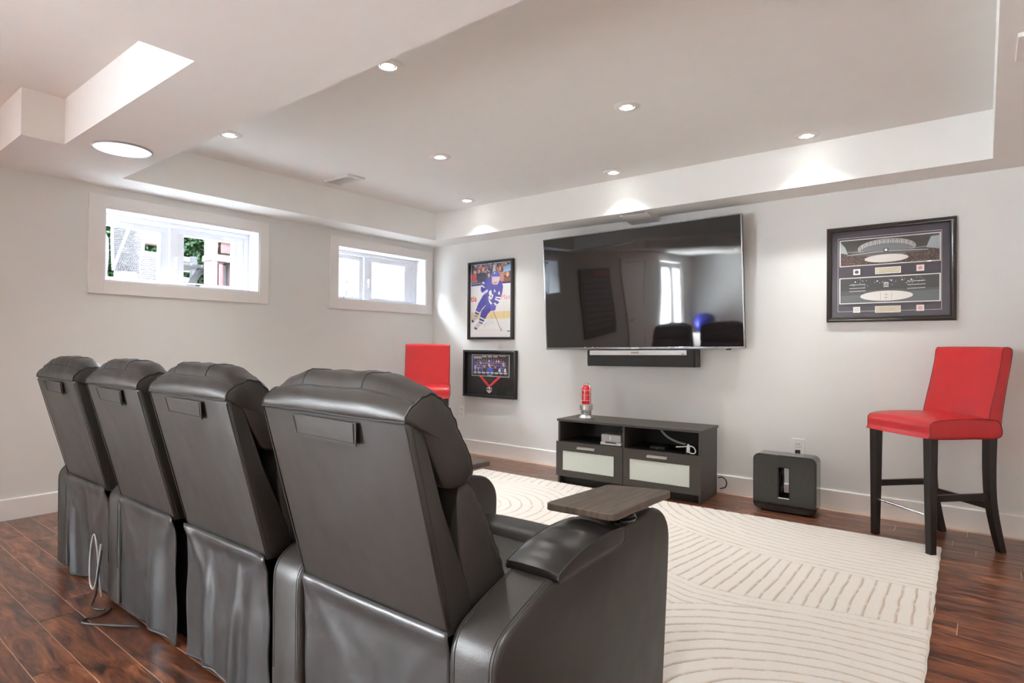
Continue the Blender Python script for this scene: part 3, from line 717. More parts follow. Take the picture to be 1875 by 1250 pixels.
# ================================================================== TV CABINET
def cabinet():
    a = math.radians(3.6)
    T = empty('media_cabinet', (2.071, -.575, 0), a, 'low black-brown media cabinet with two frosted glass drawers below the television', 'cabinet')
    Lc, D, Hc = 1.188, .405, .527
    B = lambda p, q, n, mt=M_CAB, par=T, bv=.0015: MB().box(p, q).build(n, mt, par, bevel=bv)
    B((-.004, -.004, Hc-.018), (Lc+.004, D, Hc), 'top_board')
    B((.006, .003, 0), (.024, D-.003, Hc-.018), 'side_panel'); B((Lc-.024, .003, 0), (Lc-.006, D-.003, Hc-.018), 'side_panel')
    B((.024, .012, .330), (Lc-.024, D-.01, .346), 'shelf', M_CABIN); B((.575, .010, .346), (.592, D-.01, Hc-.018), 'divider')
    B((.024, .03, .060), (Lc-.024, D-.01, .076), 'bottom_board', M_CABIN); B((.024, D-.012, .076), (Lc-.024, D-.006, Hc-.018), 'back_board', M_CABIN)
    B((.024, .055, 0), (Lc-.024, .07, .060), 'plinth', M_CABIN)
    for (u0, u1, g0, g1) in ((.0, .589, .060, .514), (.593, Lc, .645, 1.106)):
        z0, z1 = .066, .345; zg0, zg1 = .116, .272
        m = MB(); m.box((u0, -.018, zg1), (u1, .0, z1)); m.box((u0, -.018, z0), (u1, 0, zg0)); m.box((u0, -.018, zg0), (g0, 0, zg1)); m.box((g1, -.018, zg0), (u1, 0, zg1))
        d = m.build('drawer', M_CAB, T, bevel=.0008)
        MB().box((g0-.002, -.0130, zg0-.002), (g1+.002, -.008, zg1+.002)).build('frosted_panel', M_FROST, d, smooth=0)
        c = (g0+g1)/2-.01; m = MB()
        m.rings([[(c-.078, -.018, .318), (c-.078, -.034, .312), (c-.078, -.036, .300), (c-.078, -.033, .299), (c-.078, -.030, .309), (c-.078, -.018, .314)],
                 [(c+.078, -.018, .318), (c+.078, -.034, .312), (c+.078, -.036, .300), (c+.078, -.033, .299), (c+.078, -.030, .309), (c+.078, -.018, .314)]])
        m.build('handle', mat('handle_metal', (.42, .38, .36), .35, .7), d, bevel=.0008)
    return T, a
CAB, CANG = cabinet()
def cabpt(u, v, z): return (2.071+u*math.cos(CANG)-v*math.sin(CANG), -.575+u*math.sin(CANG)+v*math.cos(CANG), z)
# set-top box pair on the shelf
T = empty('router_box', cabpt(.455, .115, .346), CANG, 'pale grey square network box on a white foot in the left cabinet bay', 'router')
m = MB(); m.box((-.085, -.075, .0), (.095, .085, .012)); m.box((-.085, -.075, .012), (-.04, .085, .022)); m.box((.05, -.075, .012), (.095, .085, .022)); m.build('white_foot', M_WHITEP, T, bevel=.004)
m = MB(); m.box((-.08, -.07, .022), (.09, .08, .085)); q = m.build('grey_body', M_GREYP, T, bevel=.008, seg=3)
MB().box((-.005, -.0712, .035), (.003, -.070, .072)).build('light_strip', M_WHITEP, T, smooth=0)
cord([cabpt(.46, .20, .432), cabpt(.49, .24, .47), cabpt(.53, .26, .488), cabpt(.565, .27, .492)], .003, 'thin grey cable rising behind the network box', M_GCABLE, 'cable', 'cable')
cord([cabpt(.80, .20, .505), cabpt(.83, .19, .465), cabpt(.88, .18, .43), cabpt(.95, .17, .405), cabpt(1.02, .16, .395)], .009, 'thick grey cable bundle hanging in the right cabinet bay', M_GCABLE, 'cable', 'cable')
cord([cabpt(.98, .06, .385), cabpt(1.04, .06, .392), cabpt(1.085, .055, .402), cabpt(1.115, .05, .395), cabpt(1.13, .045, .370), cabpt(1.12, .04, .353), cabpt(1.09, .04, .356), cabpt(1.07, .045, .378)],
     .0045, 'white looped cable with silver plugs in the right cabinet bay', M_WHITEP, 'cable', 'cable')
T = empty('cable_plug', cabpt(1.075, .05, .372), CANG+.3, 'silver and white plug ends on the white looped cable', 'plug')
MB().box((-.012, -.008, -.018), (.012, .008, .03)).build('plug_body', M_WHITEP, T, bevel=.002)
MB().box((-.008, -.005, .03), (.008, .005, .045)).build('plug_tip', M_CHROME, T, bevel=.001)
MB().box((-.02, -.006, -.022), (-.013, .006, .012)).build('plug_sleeve', M_BLK, T, bevel=.001)
T = empty('media_box', cabpt(.83, .12, .346), CANG, 'small flat black media box on the dark right cabinet shelf', 'media box')
MB().box((-.06, -.05, 0), (.06, .05, .024)).build('case', M_BLK, T, bevel=.006, seg=3)
MB().box((-.006, -.0508, .010), (.006, -.050, .013)).build('status_light', M_GREYP, T, smooth=0)
cord([(3.225, -.075, .12), (3.258, -.065, .125), (3.283, -.055, .095), (3.273, -.045, .05), (3.23, -.04, .03)], .0045, 'short black cable bulging out behind the right side of the cabinet', M_CABLE, 'cable', 'cable')

# ---- goal lamp
T = empty('goal_lamp', (2.237, -.395, .527), .4, 'red caged beacon lamp on a silver base standing on the cabinet', 'lamp')
m = MB(); m.lathe([(.066, 0), (.066, .008), (.058, .016), (.050, .024), (.043, .030), (.043, .062), (.0001, .062)], 8); m.build('base_flange', mat('cast_aluminium', (.42, .42, .42), .35, .8), T, smooth=25)
m = MB(); m.lathe([(.041, .030), (.041, .072), (.0001, .072)], 32); m.build('neck', mat('cast_aluminium', (.6, .6, .6), .35, .8), T)
m = MB(); m.lathe([(.050, .068), (.054, .072), (.054, .112), (.050, .118), (.0001, .118)], 40); m.build('collar', M_STEEL, T)
for k in range(5): MB().box((-.03+k*.013, -.0445, .045+.004*(k % 2)), (-.024+k*.013, -.0405, .052+.004*(k % 2))).build('badge_letter', M_BLK if k < 4 else mat('badge_red', (.6, .03, .03), .4), T, smooth=0)
m = MB(); m.lathe([(.040, .118), (.040, .238), (.036, .255), (.026, .268), (.012, .275), (.0001, .276)], 32)
lens = mat('red_lens', (.62, .005, .012), .12, coat=.5); m.build('red_lens', lens, T)
m = MB()
for z in (.150, .195, .232): m.tube([(.0478*math.cos(2*PI*k/32), .0478*math.sin(2*PI*k/32), z) for k in range(32)], .0019, 6, closed=True)
m.build('cage_ring', M_CHROME, T)
for k in range(4):
    a = PI/4+k*PI/2; ca_, sa_ = math.cos(a), math.sin(a)
    pts = [(.0495*ca_, .0495*sa_, .112), (.0495*ca_, .0495*sa_, .235), (.044*ca_, .044*sa_, .262), (.028*ca_, .028*sa_, .283), (.004*ca_, .004*sa_, .292)]
    MB().tube([tuple(p) for p in smooth_open(pts, 5)], .0024, 6).build('cage_wire', M_CHROME, T)

# ================================================================== TELEVISION + SOUNDBAR
TV = empty('television', (2.535, -.125, 1.610), 0, 'very large flat television on the wall, black screen with thin silver bezel', 'television')
TV.rotation_euler = (math.radians(3.3), math.radians(-.75), math.radians(1.6))
w2, h2 = .889, .506
def scr():
    nx_, nz_ = 60, 34; v = []; f = []
    for j in range(nz_+1):
        for i in range(nx_+1):
            x = (-1+2*i/nx_)*(w2-.010); z = (-1+2*j/nz_)*(h2-.012)
            y = -.0215+.0006*math.sin(x*4.2+1)*math.sin(z*7+.6)+.00025*math.sin(x*13+z*4)
            v.append((x, y, z))
    for j in range(nz_):
        for i in range(nx_): f.append((j*(nx_+1)+i, j*(nx_+1)+i+1, (j+1)*(nx_+1)+i+1, (j+1)*(nx_+1)+i))
    return MB().add(v, f)
MB().box((-w2+.003, -.020, -h2+.003), (w2-.003, .022, h2-.003)).build('housing', M_BLK, TV, bevel=.004)
s_ = scr().build('screen', mat('tv_screen', (.012, .0095, .0095), .035, spec=.8, coat=.0), TV, smooth=180)
m = MB(); bz = .010
m.box((-w2, -.024, h2-.008), (w2, -.004, h2)); m.box((-w2, -.026, -h2), (w2, -.004, -h2+.018)); m.box((-w2, -.024, -h2+.018), (-w2+bz, -.004, h2-.008)); m.box((w2-bz, -.024, -h2+.018), (w2, -.004, h2-.008))
m.build('bezel', mat('dark_chrome', (.30, .30, .31), .22, 1), TV, bevel=.002)
MB().box((-.30, .022, -.25), (.30, .075, .25)).build('wall_mount', M_BLK, TV, bevel=.01)
MB().box((w2-.14, -.024, -h2-.010), (w2-.105, -.010, -h2)).build('sensor', M_BLK, TV, bevel=.002)
text('maker_name', 'SAMSUNG', .016, M_WHITEP, TV, (0, -.0268, -h2+.009), bold=.0004)
SB = empty('soundbar', (2.572, -.0, 1.028), 0, 'long dark soundbar with silver top strip mounted under the television', 'soundbar')
SB.rotation_euler = (0, math.radians(-.75), 0)
def bar_prof(x0, x1, z0, z1, r, n=6):
    out = []
    for cx_, cz, a0 in ((x1-r, z0+r, -PI/2), (x1-r, z1-r, 0), (x0+r, z1-r, PI/2), (x0+r, z0+r, PI)):
        for k in range(n+1): a = a0+PI/2*k/n; out.append((cx_+r*math.cos(a), cz+r*math.sin(a)))
    return out
MB().prism(bar_prof(-.482, .482, -.068, .070, .012), -.142, -.012, 'y').build('fabric_body', mat('black_fabric', (.020, .019, .018), .85, bump=.3, bscale=900), SB, bevel=.004)
MB().prism(bar_prof(-.455, .425, .026, .066, .003, 3), -.1455, -.138, 'y').build('silver_strip', mat('satin_silver', (.46, .45, .43), .42, .5), SB, bevel=.001)
m = MB(); m.prism(bar_prof(.468, .490, -.070, .072, .009), -.125, -.02, 'y'); m.prism(bar_prof(-.490, -.468, -.070, .072, .009), -.125, -.02, 'y'); m.v = m.v[:len(m.v)//2]; m.f = m.f[:len(m.f)//2]; m.m = m.m[:len(m.m)//2]; m.build('end_cap', M_BLK, SB, bevel=.003)
MB().prism(bar_prof(-.490, -.468, -.070, .072, .009), -.125, -.02, 'y').build('end_cap', M_BLK, SB, bevel=.003)
text('maker_name', 'SONOS', .021, mat('dark_grey_ink', (.08, .08, .08), .5), SB, (-.02, -.1462, .046), bold=.0006); MB().box((.385, -.1465, .033), (.408, -.145, .038)).build('indicator', M_BLK, SB, smooth=0)
MB().box((-.12, -.014, -.05), (.12, 0, .05)).build('wall_bracket', M_BLK, SB)

# ================================================================== SUBWOOFER
SU = empty('subwoofer', (3.765, -.255, 0), math.radians(2.0), 'glossy black subwoofer box with a slot through its middle, on the floor', 'subwoofer')
def ringprof(w, z0, z1, r, n=7): return bar_prof(-w, w, z0, z1, r, n)
o_ = ringprof(.200, .012, .392, .042); 
def frame_with_slot(y0, y1, outer, inner, name, mt, par):
    # outer ring and inner slot bridged into one shell: both loops have equal counts
    n = len(outer); R = [[(p[0], y0, p[1]) for p in inner], [(p[0], y0, p[1]) for p in outer], [(p[0], y1, p[1]) for p in outer], [(p[0], y1, p[1]) for p in inner]]
    v = [p for r in R for p in r]; f = []
    for i in range(4):
        for j in range(n):
            k = (j+1) % n; f.append((i*n+j, i*n+k, ((i+1) % 4)*n+k, ((i+1) % 4)*n+j))
    return MB().add(v, f).build(name, mt, par, smooth=50, bevel=.003)
sl = bar_prof(-.033, .033, .108, .308, .004, 7)
frame_with_slot(-.095, .062, o_, sl, 'cabinet_shell', M_GLOSS, SU)
m = MB(); m.rings([[(p[0]*1.0, -.0975, p[1]) for p in ringprof(.190, .022, .383, .036)]]*1, cap0=False, cap1=False)
fr_ = ringprof(.191, .075, .384, .034)
frame_with_slot(-.0985, -.096, fr_, bar_prof(-.040, .040, .100, .316, .004, 7), 'front_face', M_GLOSS, SU)
frame_with_slot(-.094, .0622, bar_prof(-.0332, .0332, .1078, .3082, .004, 7), bar_prof(-.0315, .0315, .1095, .3065, .004, 7), 'slot_liner', mat('matte_black', (.006, .006, .006), .8, spec=.1), SU)
m = MB(); m.box((-.034, -.0992, .100), (.034, -.0978, .106)); m.build('silver_trim', M_CHROME, SU)
m = MB(); m.lathe([(.0001, .0), (.045, .002), (.078, .012), (.086, .004), (.092, 0)], 28); dr = m.build('driver_cone', mat('driver_rubber', (.02, .02, .02), .5), SU)
dr.rotation_euler = (0, PI/2, 0); dr.location = (-.033, -.016, .208); dr.scale = (1, .72, .7)
MB().box((-.15, -.08, 0), (.15, .045, .014)).build('foot', M_BLK, SU, bevel=.005)

# ================================================================== OUTLETS
def outlet(x, z, w, h, lab, plug):
    T = empty('wall_outlet', (x, 0, z), 0, lab, 'outlet')
    MB().box((-w/2, -.006, -h/2), (w/2, 0, h/2)).build('cover_plate', M_TRIM, T, bevel=.002)
    for s in (-1, 1):
        if s < 0 and plug: 
            MB().box((-.016, -.032, -.046), (.016, -.0075, -.010)).build('plug', M_BLK, T, bevel=.004)
        zc = s*h*.19
        f_ = MB().box((-.019, -.0085, zc-.018), (.019, -.005, zc+.018)).build('socket_face', M_WHITEP, T, bevel=.004)
        m = MB(); m.box((-.010, -.0092, zc-.002), (-.007, -.0084, zc+.010)); m.box((.006, -.0092, zc-.002), (.009, -.0084, zc+.009)); m.lathe([(.0001, 0), (.003, 0)], 8, (0, -.009, zc-.010)); m.build('slots', M_BLK, f_, smooth=0)
outlet(3.780, .400, .087, .134, 'white wall outlet with black plug above the subwoofer', True)
outlet(.456, .417, .080, .138, 'white wall outlet below the framed medal near the corner', False)
cord([(3.782, -.032, .375), (3.785, -.05, .35), (3.79, -.055, .30), (3.79, -.06, .15)], .004, 'black cord running from the outlet down behind the subwoofer')

# ================================================================== BAR STOOLS
def stool(loc, rz, label):
    T = empty('bar_stool', loc, rz, label, 'bar stool', 'red leather bar stools')
    # local: front = -y.  seat 0.43 wide, 0.45 deep, top at .735
    Sp = [(-.235, .637), (-.243, .66), (-.243, .700), (-.232, .724), (-.15, .738), (.0, .742), (.14, .738), (.19, .72), (.19, .64), (.0, .634)]
    m = MB(); P = pillow(m, Sp, [.2, .5, .5, .8, 1, 1, .8, .2, 0, 0], -.225, .225, .012, 20, .006, 56)
    se = m.build('seat', M_RED, T, smooth=60)
    m = MB()
    for s in (-1, 1): m.tube([(s*.226, p[0], p[1]) for p in P[0]], .0019, 6, closed=True)
    m.build('piping', M_REDP, se)
    Bp = [(.135, .640), (.128, .72), (.150, .82), (.180, .93), (.208, 1.05), (.218, 1.118), (.230, 1.134), (.264, 1.132), (.280, 1.114), (.272, 1.05), (.246, .93), (.222, .80), (.208, .70), (.200, .640)]
    m = MB(); P = pillow(m, Bp, [0, .3, 1, 1, 1, .6, .3, .2, .3, .8, .8, .6, .3, 0], -.215, .215, .010, 20, .006, 64)
    bk = m.build('backrest', M_RED, T, smooth=60)
    m = MB()
    for s in (-1, 1): m.tube([(s*.216, p[0], p[1]) for p in P[0]], .0019, 6, closed=True)
    m.build('piping', M_REDP, bk)
    def leg(pts, a0, a1, flat=1):
        m = MB(); R = []
        n = len(pts)
        for i, p in enumerate(pts):
            a = a0+(a1-a0)*i/(n-1); a /= 2
            R.append([(p[0]-a, p[1]-a*flat, p[2]), (p[0]+a, p[1]-a*flat, p[2]), (p[0]+a, p[1]+a*flat, p[2]), (p[0]-a, p[1]+a*flat, p[2])])
        m.rings(R); return m.build('leg', M_ESP, T, bevel=.003)
    for s in (-1, 1):
        leg([(s*.196, -.212, .645), (s*.197, -.212, .3), (s*.200, -.212, .0)], .050, .036)
        leg([tuple(p) for p in smooth_open([(s*.190, .165, .645), (s*.190, .162, .45), (s*.190, .172, .28), (s*.190, .205, .12), (s*.190, .238, .0)], 5)], .046, .034, 1.15)
        MB().box((s*.192-.011, -.20, .292), (s*.192+.011, .175, .328)).build('side_rail', M_ESP, T, bevel=.002)
        MB().box((s*.200-.012, -.224, -.0), (s*.200+.012, -.200, .003)).build('glide', M_GREYP, T)
    MB().box((-.18, .168, .235), (.18, .19, .272)).build('rear_rail', M_ESP, T, bevel=.002)
    m = MB(); m.tube([(-.185, -.212, .215), (.185, -.212, .215)], .008, 12); m.build('foot_bar', M_CHROME, T)
    return T
stool((4.607, -.435, 0), math.radians(-43), 'red leather bar stool at right, below the framed arena pictures')
stool((.66, -.72, 0), math.radians(43), 'red leather bar stool in the far corner, partly hidden by the nearest recliner')

# ================================================================== FRAMED PICTURES
def moulding(root, x0, x1, z0, z1, w, d, mt, steps, name='frame'):
    """profile: list of (inset, depth) from outer back to inner; mitred"""
    R = []
    for ins, y in steps: R.append([(x0+ins, -y, z0+ins), (x1-ins, -y, z0+ins), (x1-ins, -y, z1-ins), (x0+ins, -y, z1-ins)])
    m = MB(); m.rings(R, cap0=False, cap1=False); return m.build(name, mt, root, smooth=30)
M_FRB = mat('black_frame', (.014, .013, .013), .35); M_FRW = mat('dark_wood_frame', (.022, .015, .012), .3, coat=.2)
# --- hockey player print
T = empty('framed_print', (.857, 0, 1.592), 0, 'tall black framed photo of a hockey player in blue skating, by the corner', 'picture')
moulding(T, -.302, .302, -.404, .404, .03, .035, M_FRB, [(0, 0), (0, .036), (.003, .038), (.022, .038), (.024, .036), (.024, .012)])
MB().box((-.28, -.012, -.382), (.28, -.002, .382)).build('backing', M_WHITEP, T, smooth=0)
A = Art(); random.seed(11)
pxy = lambda x, y: ((x-370)/590*.535, (628-y)/1110*.735)   # crop coordinates to frame coordinates
def PXQ(x, y):   # undo the slant of the crop: left edge spans 110..1190, right edge 60..1185
    t = (x-78)/(662-78); top = 112+(60-112)*t; bot = 1190+(1183-1190)*t
    return (-.268+t*.536, .372-(y-top)/(bot-top)*.744)
Qp = lambda pts: [PXQ(*p) for p in pts]
white = srgb(228, 226, 224); blue = srgb(70, 62, 150); dblue = srgb(50, 44, 110); lblue = srgb(96, 90, 180)
A.rect(-.268, -.372, .268, .372, white)
A.rect(-.268, .18, .268, .372, srgb(70, 68, 92))
for k in range(260):
    x = random.uniform(-.262, .262); z = random.uniform(.19, .366); c = random.choice([(190, 90, 60), (60, 58, 100), (210, 160, 130), (90, 60, 60), (160, 110, 80), (110, 140, 190), (70, 66, 74), (200, 190, 200)])
    A.ell(x, z, random.uniform(.006, .016), random.uniform(.008, .022), srgb(*c), 7)
def crowd(cx, cy, hair, shirt, s=1):
    A.poly(Qp([(cx-50*s, cy+170*s), (cx-42*s, cy+50*s), (cx+40*s, cy+45*s), (cx+55*s, cy+165*s)]), srgb(*shirt)); A.ell(*PXQ(cx, cy), .021*s, .027*s, srgb(*hair), 10); A.ell(*PXQ(cx+3, cy+6), .013*s, .020*s, srgb(222, 165, 140), 10)
crowd(120, 200, (60, 50, 60), (180, 60, 60), .9); crowd(255, 160, (200, 50, 50), (52, 54, 66), 1.2); crowd(195, 190, (235, 90, 70), (40, 44, 70), .8); crowd(340, 250, (50, 50, 60), (50, 54, 70), 1.1)
crowd(500, 150, (150, 90, 50), (180, 130, 110), 1.3); crowd(610, 240, (190, 120, 70), (150, 80, 50), 1.2)
A.poly(Qp([(540, 130), (655, 90), (655, 190), (570, 210)]), srgb(150, 190, 230)); A.poly(Qp([(400, 100), (430, 90), (445, 200), (400, 210)]), srgb(215, 215, 210))
A.poly(Qp([(78, 425), (662, 375), (662, 345), (78, 395)]), dblue)          # dasher cap
A.poly(Qp([(78, 425), (662, 378), (662, 800), (78, 830)]), srgb(226, 224, 224))
A.poly(Qp([(78, 826), (662, 798), (662, 912), (78, 930)]), srgb(222, 200, 150))
A.poly(Qp([(78, 930), (662, 912), (662, 1190), (78, 1190)]), srgb(232, 230, 230))
A.poly(Qp([(560, 800), (566, 800), (566, 915), (560, 915)]), srgb(200, 175, 130))
A.line(Qp([(110, 1090), (600, 1092)]), .0022, srgb(225, 180, 180))
# back leg (left), front leg
A.poly(Qp([(330, 520), (255, 560), (190, 680), (150, 790), (205, 835), (250, 760), (330, 680), (370, 600)]), blue)
A.poly(Qp([(150, 790), (130, 870), (175, 890), (210, 830)]), dblue)
for a in ((140, 800, 210, 835), (133, 850, 190, 872)): A.line(Qp([(a[0], a[1]), (a[2], a[3])]), .012, white)
A.poly(Qp([(128, 868), (88, 940), (92, 975), (120, 975), (150, 940), (178, 892)]), srgb(190, 188, 195)); A.poly(Qp([(88, 935), (90, 978), (122, 975), (112, 940)]), srgb(50, 50, 60))
A.poly(Qp([(330, 600), (300, 720), (235, 800), (215, 900), (290, 930), (330, 850), (385, 790), (410, 650)]), blue)
A.poly(Qp([(215, 895), (195, 975), (250, 1000), (292, 925)]), dblue)
for a in ((215, 900, 292, 935), (205, 950, 268, 975)): A.line(Qp([(a[0], a[1]), (a[2], a[3])]), .013, white)
A.poly(Qp([(190, 975), (130, 1040), (128, 1070), (160, 1085), (205, 1040), (248, 1000)]), srgb(200, 198, 204)); A.poly(Qp([(128, 1045), (126, 1072), (165, 1088), (180, 1068)]), srgb(55, 55, 62))
A.poly(Qp([(255, 560), (262, 555), (190, 685), (182, 690)]), white)
# torso
A.poly(Qp([(380, 285), (300, 310), (262, 350), (225, 440), (222, 490), (245, 525), (300, 500), (335, 540), (335, 600), (370, 690), (450, 700), (500, 640), (535, 560), (550, 430), (535, 370), (500, 330), (470, 395), (430, 400)]), blue)
A.poly(Qp([(222, 420), (235, 400), (285, 435), (280, 455)]), white); A.poly(Qp([(245, 525), (320, 470), (335, 500), (285, 555)]), srgb(205, 205, 225))
A.poly(Qp([(280, 545), (335, 505), (340, 530), (300, 570)]), blue)
A.poly(Qp([(335, 590), (350, 600), (395, 680), (440, 690), (435, 715), (370, 705), (345, 650)]), white)      # hem stripe
A.poly(Qp([(445, 585), (530, 590), (522, 612), (440, 603)]), white); A.poly(Qp([(440, 610), (515, 640), (500, 660), (430, 628)]), white)
A.poly(Qp([(430, 640), (500, 665), (470, 700), (415, 680)]), blue)
# leaf crest
cx, cy = 385, 575
A.poly(Qp([(cx-30, cy-80), (cx-8, cy-95), (cx, cy-60), (cx+8, cy-20), (cx+25, cy-30), (cx+22, cy+5), (cx+10, cy+30), (cx-5, cy+55), (cx-30, cy+40), (cx-45, cy+10), (cx-30, cy-10), (cx-42, cy-45)]), white)
A.poly(Qp([(cx-20, cy-10), (cx-2, cy-15), (cx+3, cy+15), (cx-12, cy+25)]), lblue)
# arms, glove, helmet, face
A.poly(Qp([(375, 700), (420, 680), (455, 720), (440, 790), (385, 800), (365, 760)]), lblue); A.poly(Qp([(415, 680), (440, 672), (460, 705), (445, 725)]), white)
A.poly(Qp([(388, 285), (388, 380), (415, 400), (470, 400), (500, 330), (500, 270)]), srgb(214, 190, 185)); A.poly(Qp([(404, 345), (420, 384), (460, 388), (466, 345), (452, 362), (420, 360)]), srgb(186, 136, 112)); A.rect(*PXQ(408, 310), *PXQ(424, 303), srgb(70, 50, 60)); A.rect(*PXQ(442, 310), *PXQ(458, 303), srgb(70, 50, 60)); A.rect(*PXQ(424, 372), *PXQ(446, 367), srgb(150, 80, 80)); A.poly(Qp([(396, 290), (490, 288), (488, 312), (398, 316)]), srgb(196, 190, 214))
A.poly(Qp([(382, 280), (390, 220), (425, 195), (480, 205), (505, 245), (500, 280)]), lblue); A.ell(*PXQ(425, 225), .010, .007, white)
A.line(Qp([(400, 265), (490, 262)]), .004, dblue)
A.line(Qp([(410, 800), (530, 1105)]), .0055, srgb(60, 58, 60)); A.line(Qp([(530, 1108), (535, 1050)]), .004, srgb(90, 90, 90)); A.line(Qp([(345, 610), (410, 700)]), .006, srgb(50, 46, 60))
# signature
A.line(Qp([(262, 1040), (280, 990), (290, 1045), (310, 960), (322, 1010), (345, 930), (350, 1010), (375, 980), (385, 860), (392, 1000), (415, 960), (430, 1000)]), .0018, srgb(150, 150, 165))
A.rect(*PXQ(612, 1113), *PXQ(650, 1097), srgb(60, 60, 60))
A.build('photo_print', T, (0, -.0135, 0))
M_INKR = mat('ink_red', srgb(214, 60, 55), .5); M_INKW = mat('ink_white', srgb(235, 233, 240), .5); M_INKP = mat('ink_pink', srgb(214, 130, 140), .5); M_INKK = mat('ink_black', (.01, .01, .012), .5); M_INKG = mat('ink_gold', srgb(180, 160, 110), .5)
def ptext(n, s, x, y, size, mt, bold=0, rot=0):
    q = PXQ(x, y); return text(n, s, size, mt, T, (q[0], -.0145, q[1]), (PI/2, rot, 0), .0002, bold=bold)
ptext('printed_word', 'tia', 118, 620, .085, M_INKR, .0015); ptext('printed_word', 'Man', 585, 590, .075, M_INKP)
ptext('printed_letter', 'A', 430, 498, .042, M_INKW, .001); ptext('printed_number', '4', 492, 535, .056, M_INKW, .001); ptext('printed_number', '44', 262, 375, .034, M_INKW, .001, .5)
MB().box((-.279, -.0225, -.381), (.279, -.0205, .381)).build('glazing', M_PICGL, T, smooth=0)
# --- shadow box with team photo and medal
T = empty('framed_medal', (.856, 0, .836), 0, 'black shadow box frame with team photo and medal on red ribbon', 'picture')
moulding(T, -.350, .350, -.242, .242, .03, .04, M_FRB, [(0, 0), (0, .044), (.004, .046), (.020, .046), (.022, .044), (.022, .006)])
MB().box((-.33, -.007, -.222), (.33, -.001, .222)).build('backing', mat('black_card', (.010, .010, .010), .6), T, smooth=0)
A = Art(); x0, x1, z0, z1 = -.252, .252, -.028, .195
A.rect(x0, z0, x1, z1, srgb(225, 225, 225)); x0 += .006; x1 -= .006; z0 += .005; z1 -= .005
A.rect(x0, z0, x1, z1, srgb(58, 52, 60)); A.rect(x0, z0+.05, x0+.045, z0+.17, srgb(60, 66, 130))
for k in range(3): A.rect(-.11+k*.075, .168, -.05+k*.075, .184, srgb(170, 190, 180))
for k in range(9): A.rect(x0+.02+k*.012, .150+.01*(k % 2), x0+.03+k*.012, .176, srgb(190, 190, 190))
A.rect(.12, .178, .205, .184, srgb(200, 200, 200))
random.seed(5)
for r_, (z, n) in enumerate([(.150, 10), (.132, 15), (.112, 16), (.088, 15), (.062, 12)]):
    for k in range(n):
        x = -.215+.43*(k+.5)/n*(.62+.38*min(1, (r_+1)/3))+(.215*(1-(.62+.38*min(1, (r_+1)/3)))); s = .8+.12*r_
        body = random.choice([(52, 70, 150), (70, 90, 170), (60, 60, 66), (225, 228, 235), (48, 62, 140), (58, 76, 150)])
        A.poly([(x-.012*s, z-.040), (x+.012*s, z-.040), (x+.011*s, z-.010), (x-.011*s, z-.010)], srgb(*body)); A.ell(x, z, .0062*s, .0085*s, srgb(205, 150, 130), 8); A.ell(x, z+.006, .0064*s, .004*s, srgb(70, 56, 50), 7)
        if random.random() < .5: A.line([(x-.008, z-.03), (x+.004, z-.022)], .003, srgb(232, 232, 240))
A.poly([(-.045, .012), (.045, .012), (.04, .060), (-.04, .060)], srgb(62, 92, 190)); A.ell(0, .068, .010, .013, srgb(215, 150, 135)); 
for x in (-.075, .07): A.poly([(x-.028, .010), (x+.028, .010), (x+.025, .060), (x-.025, .060)], srgb(62, 54, 52)); A.ell(x, .068, .010, .013, srgb(200, 150, 130))
for k in range(8): A.rect(-.228+k*.058, .004, -.182+k*.058, .016, srgb(216, 218, 222)); A.rect(-.222+k*.058, -.008, -.190+k*.058, .003, srgb(120, 120, 120))
for x in (-.205, -.16, .205): A.rect(x-.003, .015, x+.003, .055, srgb(230, 230, 230)); A.rect(x-.014, .05, x+.006, .056, srgb(230, 230, 230))
A.rect(-.035, -.020, .028, -.012, srgb(190, 185, 175))
o = A.build('team_photo', T, (0, -.0105, 0))
MB().box((-.252, -.0104, -.028), (.252, -.007, .195)).build('photo_mount', M_WHITEP, T, smooth=0)
for s, a in ((-1, (-.130, -.028)), (1, (.128, -.028))):
    m = MB(); b_ = (-.008+s*.004, -.128); w = .021
    m.rings([[(a[0]-w, -.010, a[1]), (a[0]+w, -.010, a[1]), (a[0]+w, -.012, a[1]), (a[0]-w, -.012, a[1])], [(b_[0]-w*.9, -.013, b_[1]), (b_[0]+w*.9, -.013, b_[1]), (b_[0]+w*.9, -.015, b_[1]), (b_[0]-w*.9, -.015, b_[1])]])
    m.build('ribbon', mat('red_ribbon', srgb(214, 45, 52), .6), T)
m = MB(); m.prism([(-.038, -.140), (.030, -.140), (.030, -.178), (.012, -.190), (-.004, -.202), (-.020, -.190), (-.038, -.178)], -.020, -.012, 'y'); md = m.build('medal', mat('silver_medal', (.75, .75, .78), .3, .7), T, bevel=.001)
m = MB(); m.box((-.032, -.0208, -.168), (-.006, -.020, -.150)); m.build('blue_field', mat('enamel_blue', srgb(60, 60, 110), .3), md, smooth=0)
m = MB(); m.box((.004, -.0208, -.172), (.026, -.020, -.150)); m.build('red_field', mat('enamel_red', srgb(190, 50, 70), .3), md, smooth=0)
MB().box((-.012, -.020, -.142), (.006, -.012, -.125)).build('clasp', M_CHROME, md)
MB().box((-.33, -.0265, -.222), (.33, -.0245, .222)).build('glazing', M_PICGL, T, smooth=0)
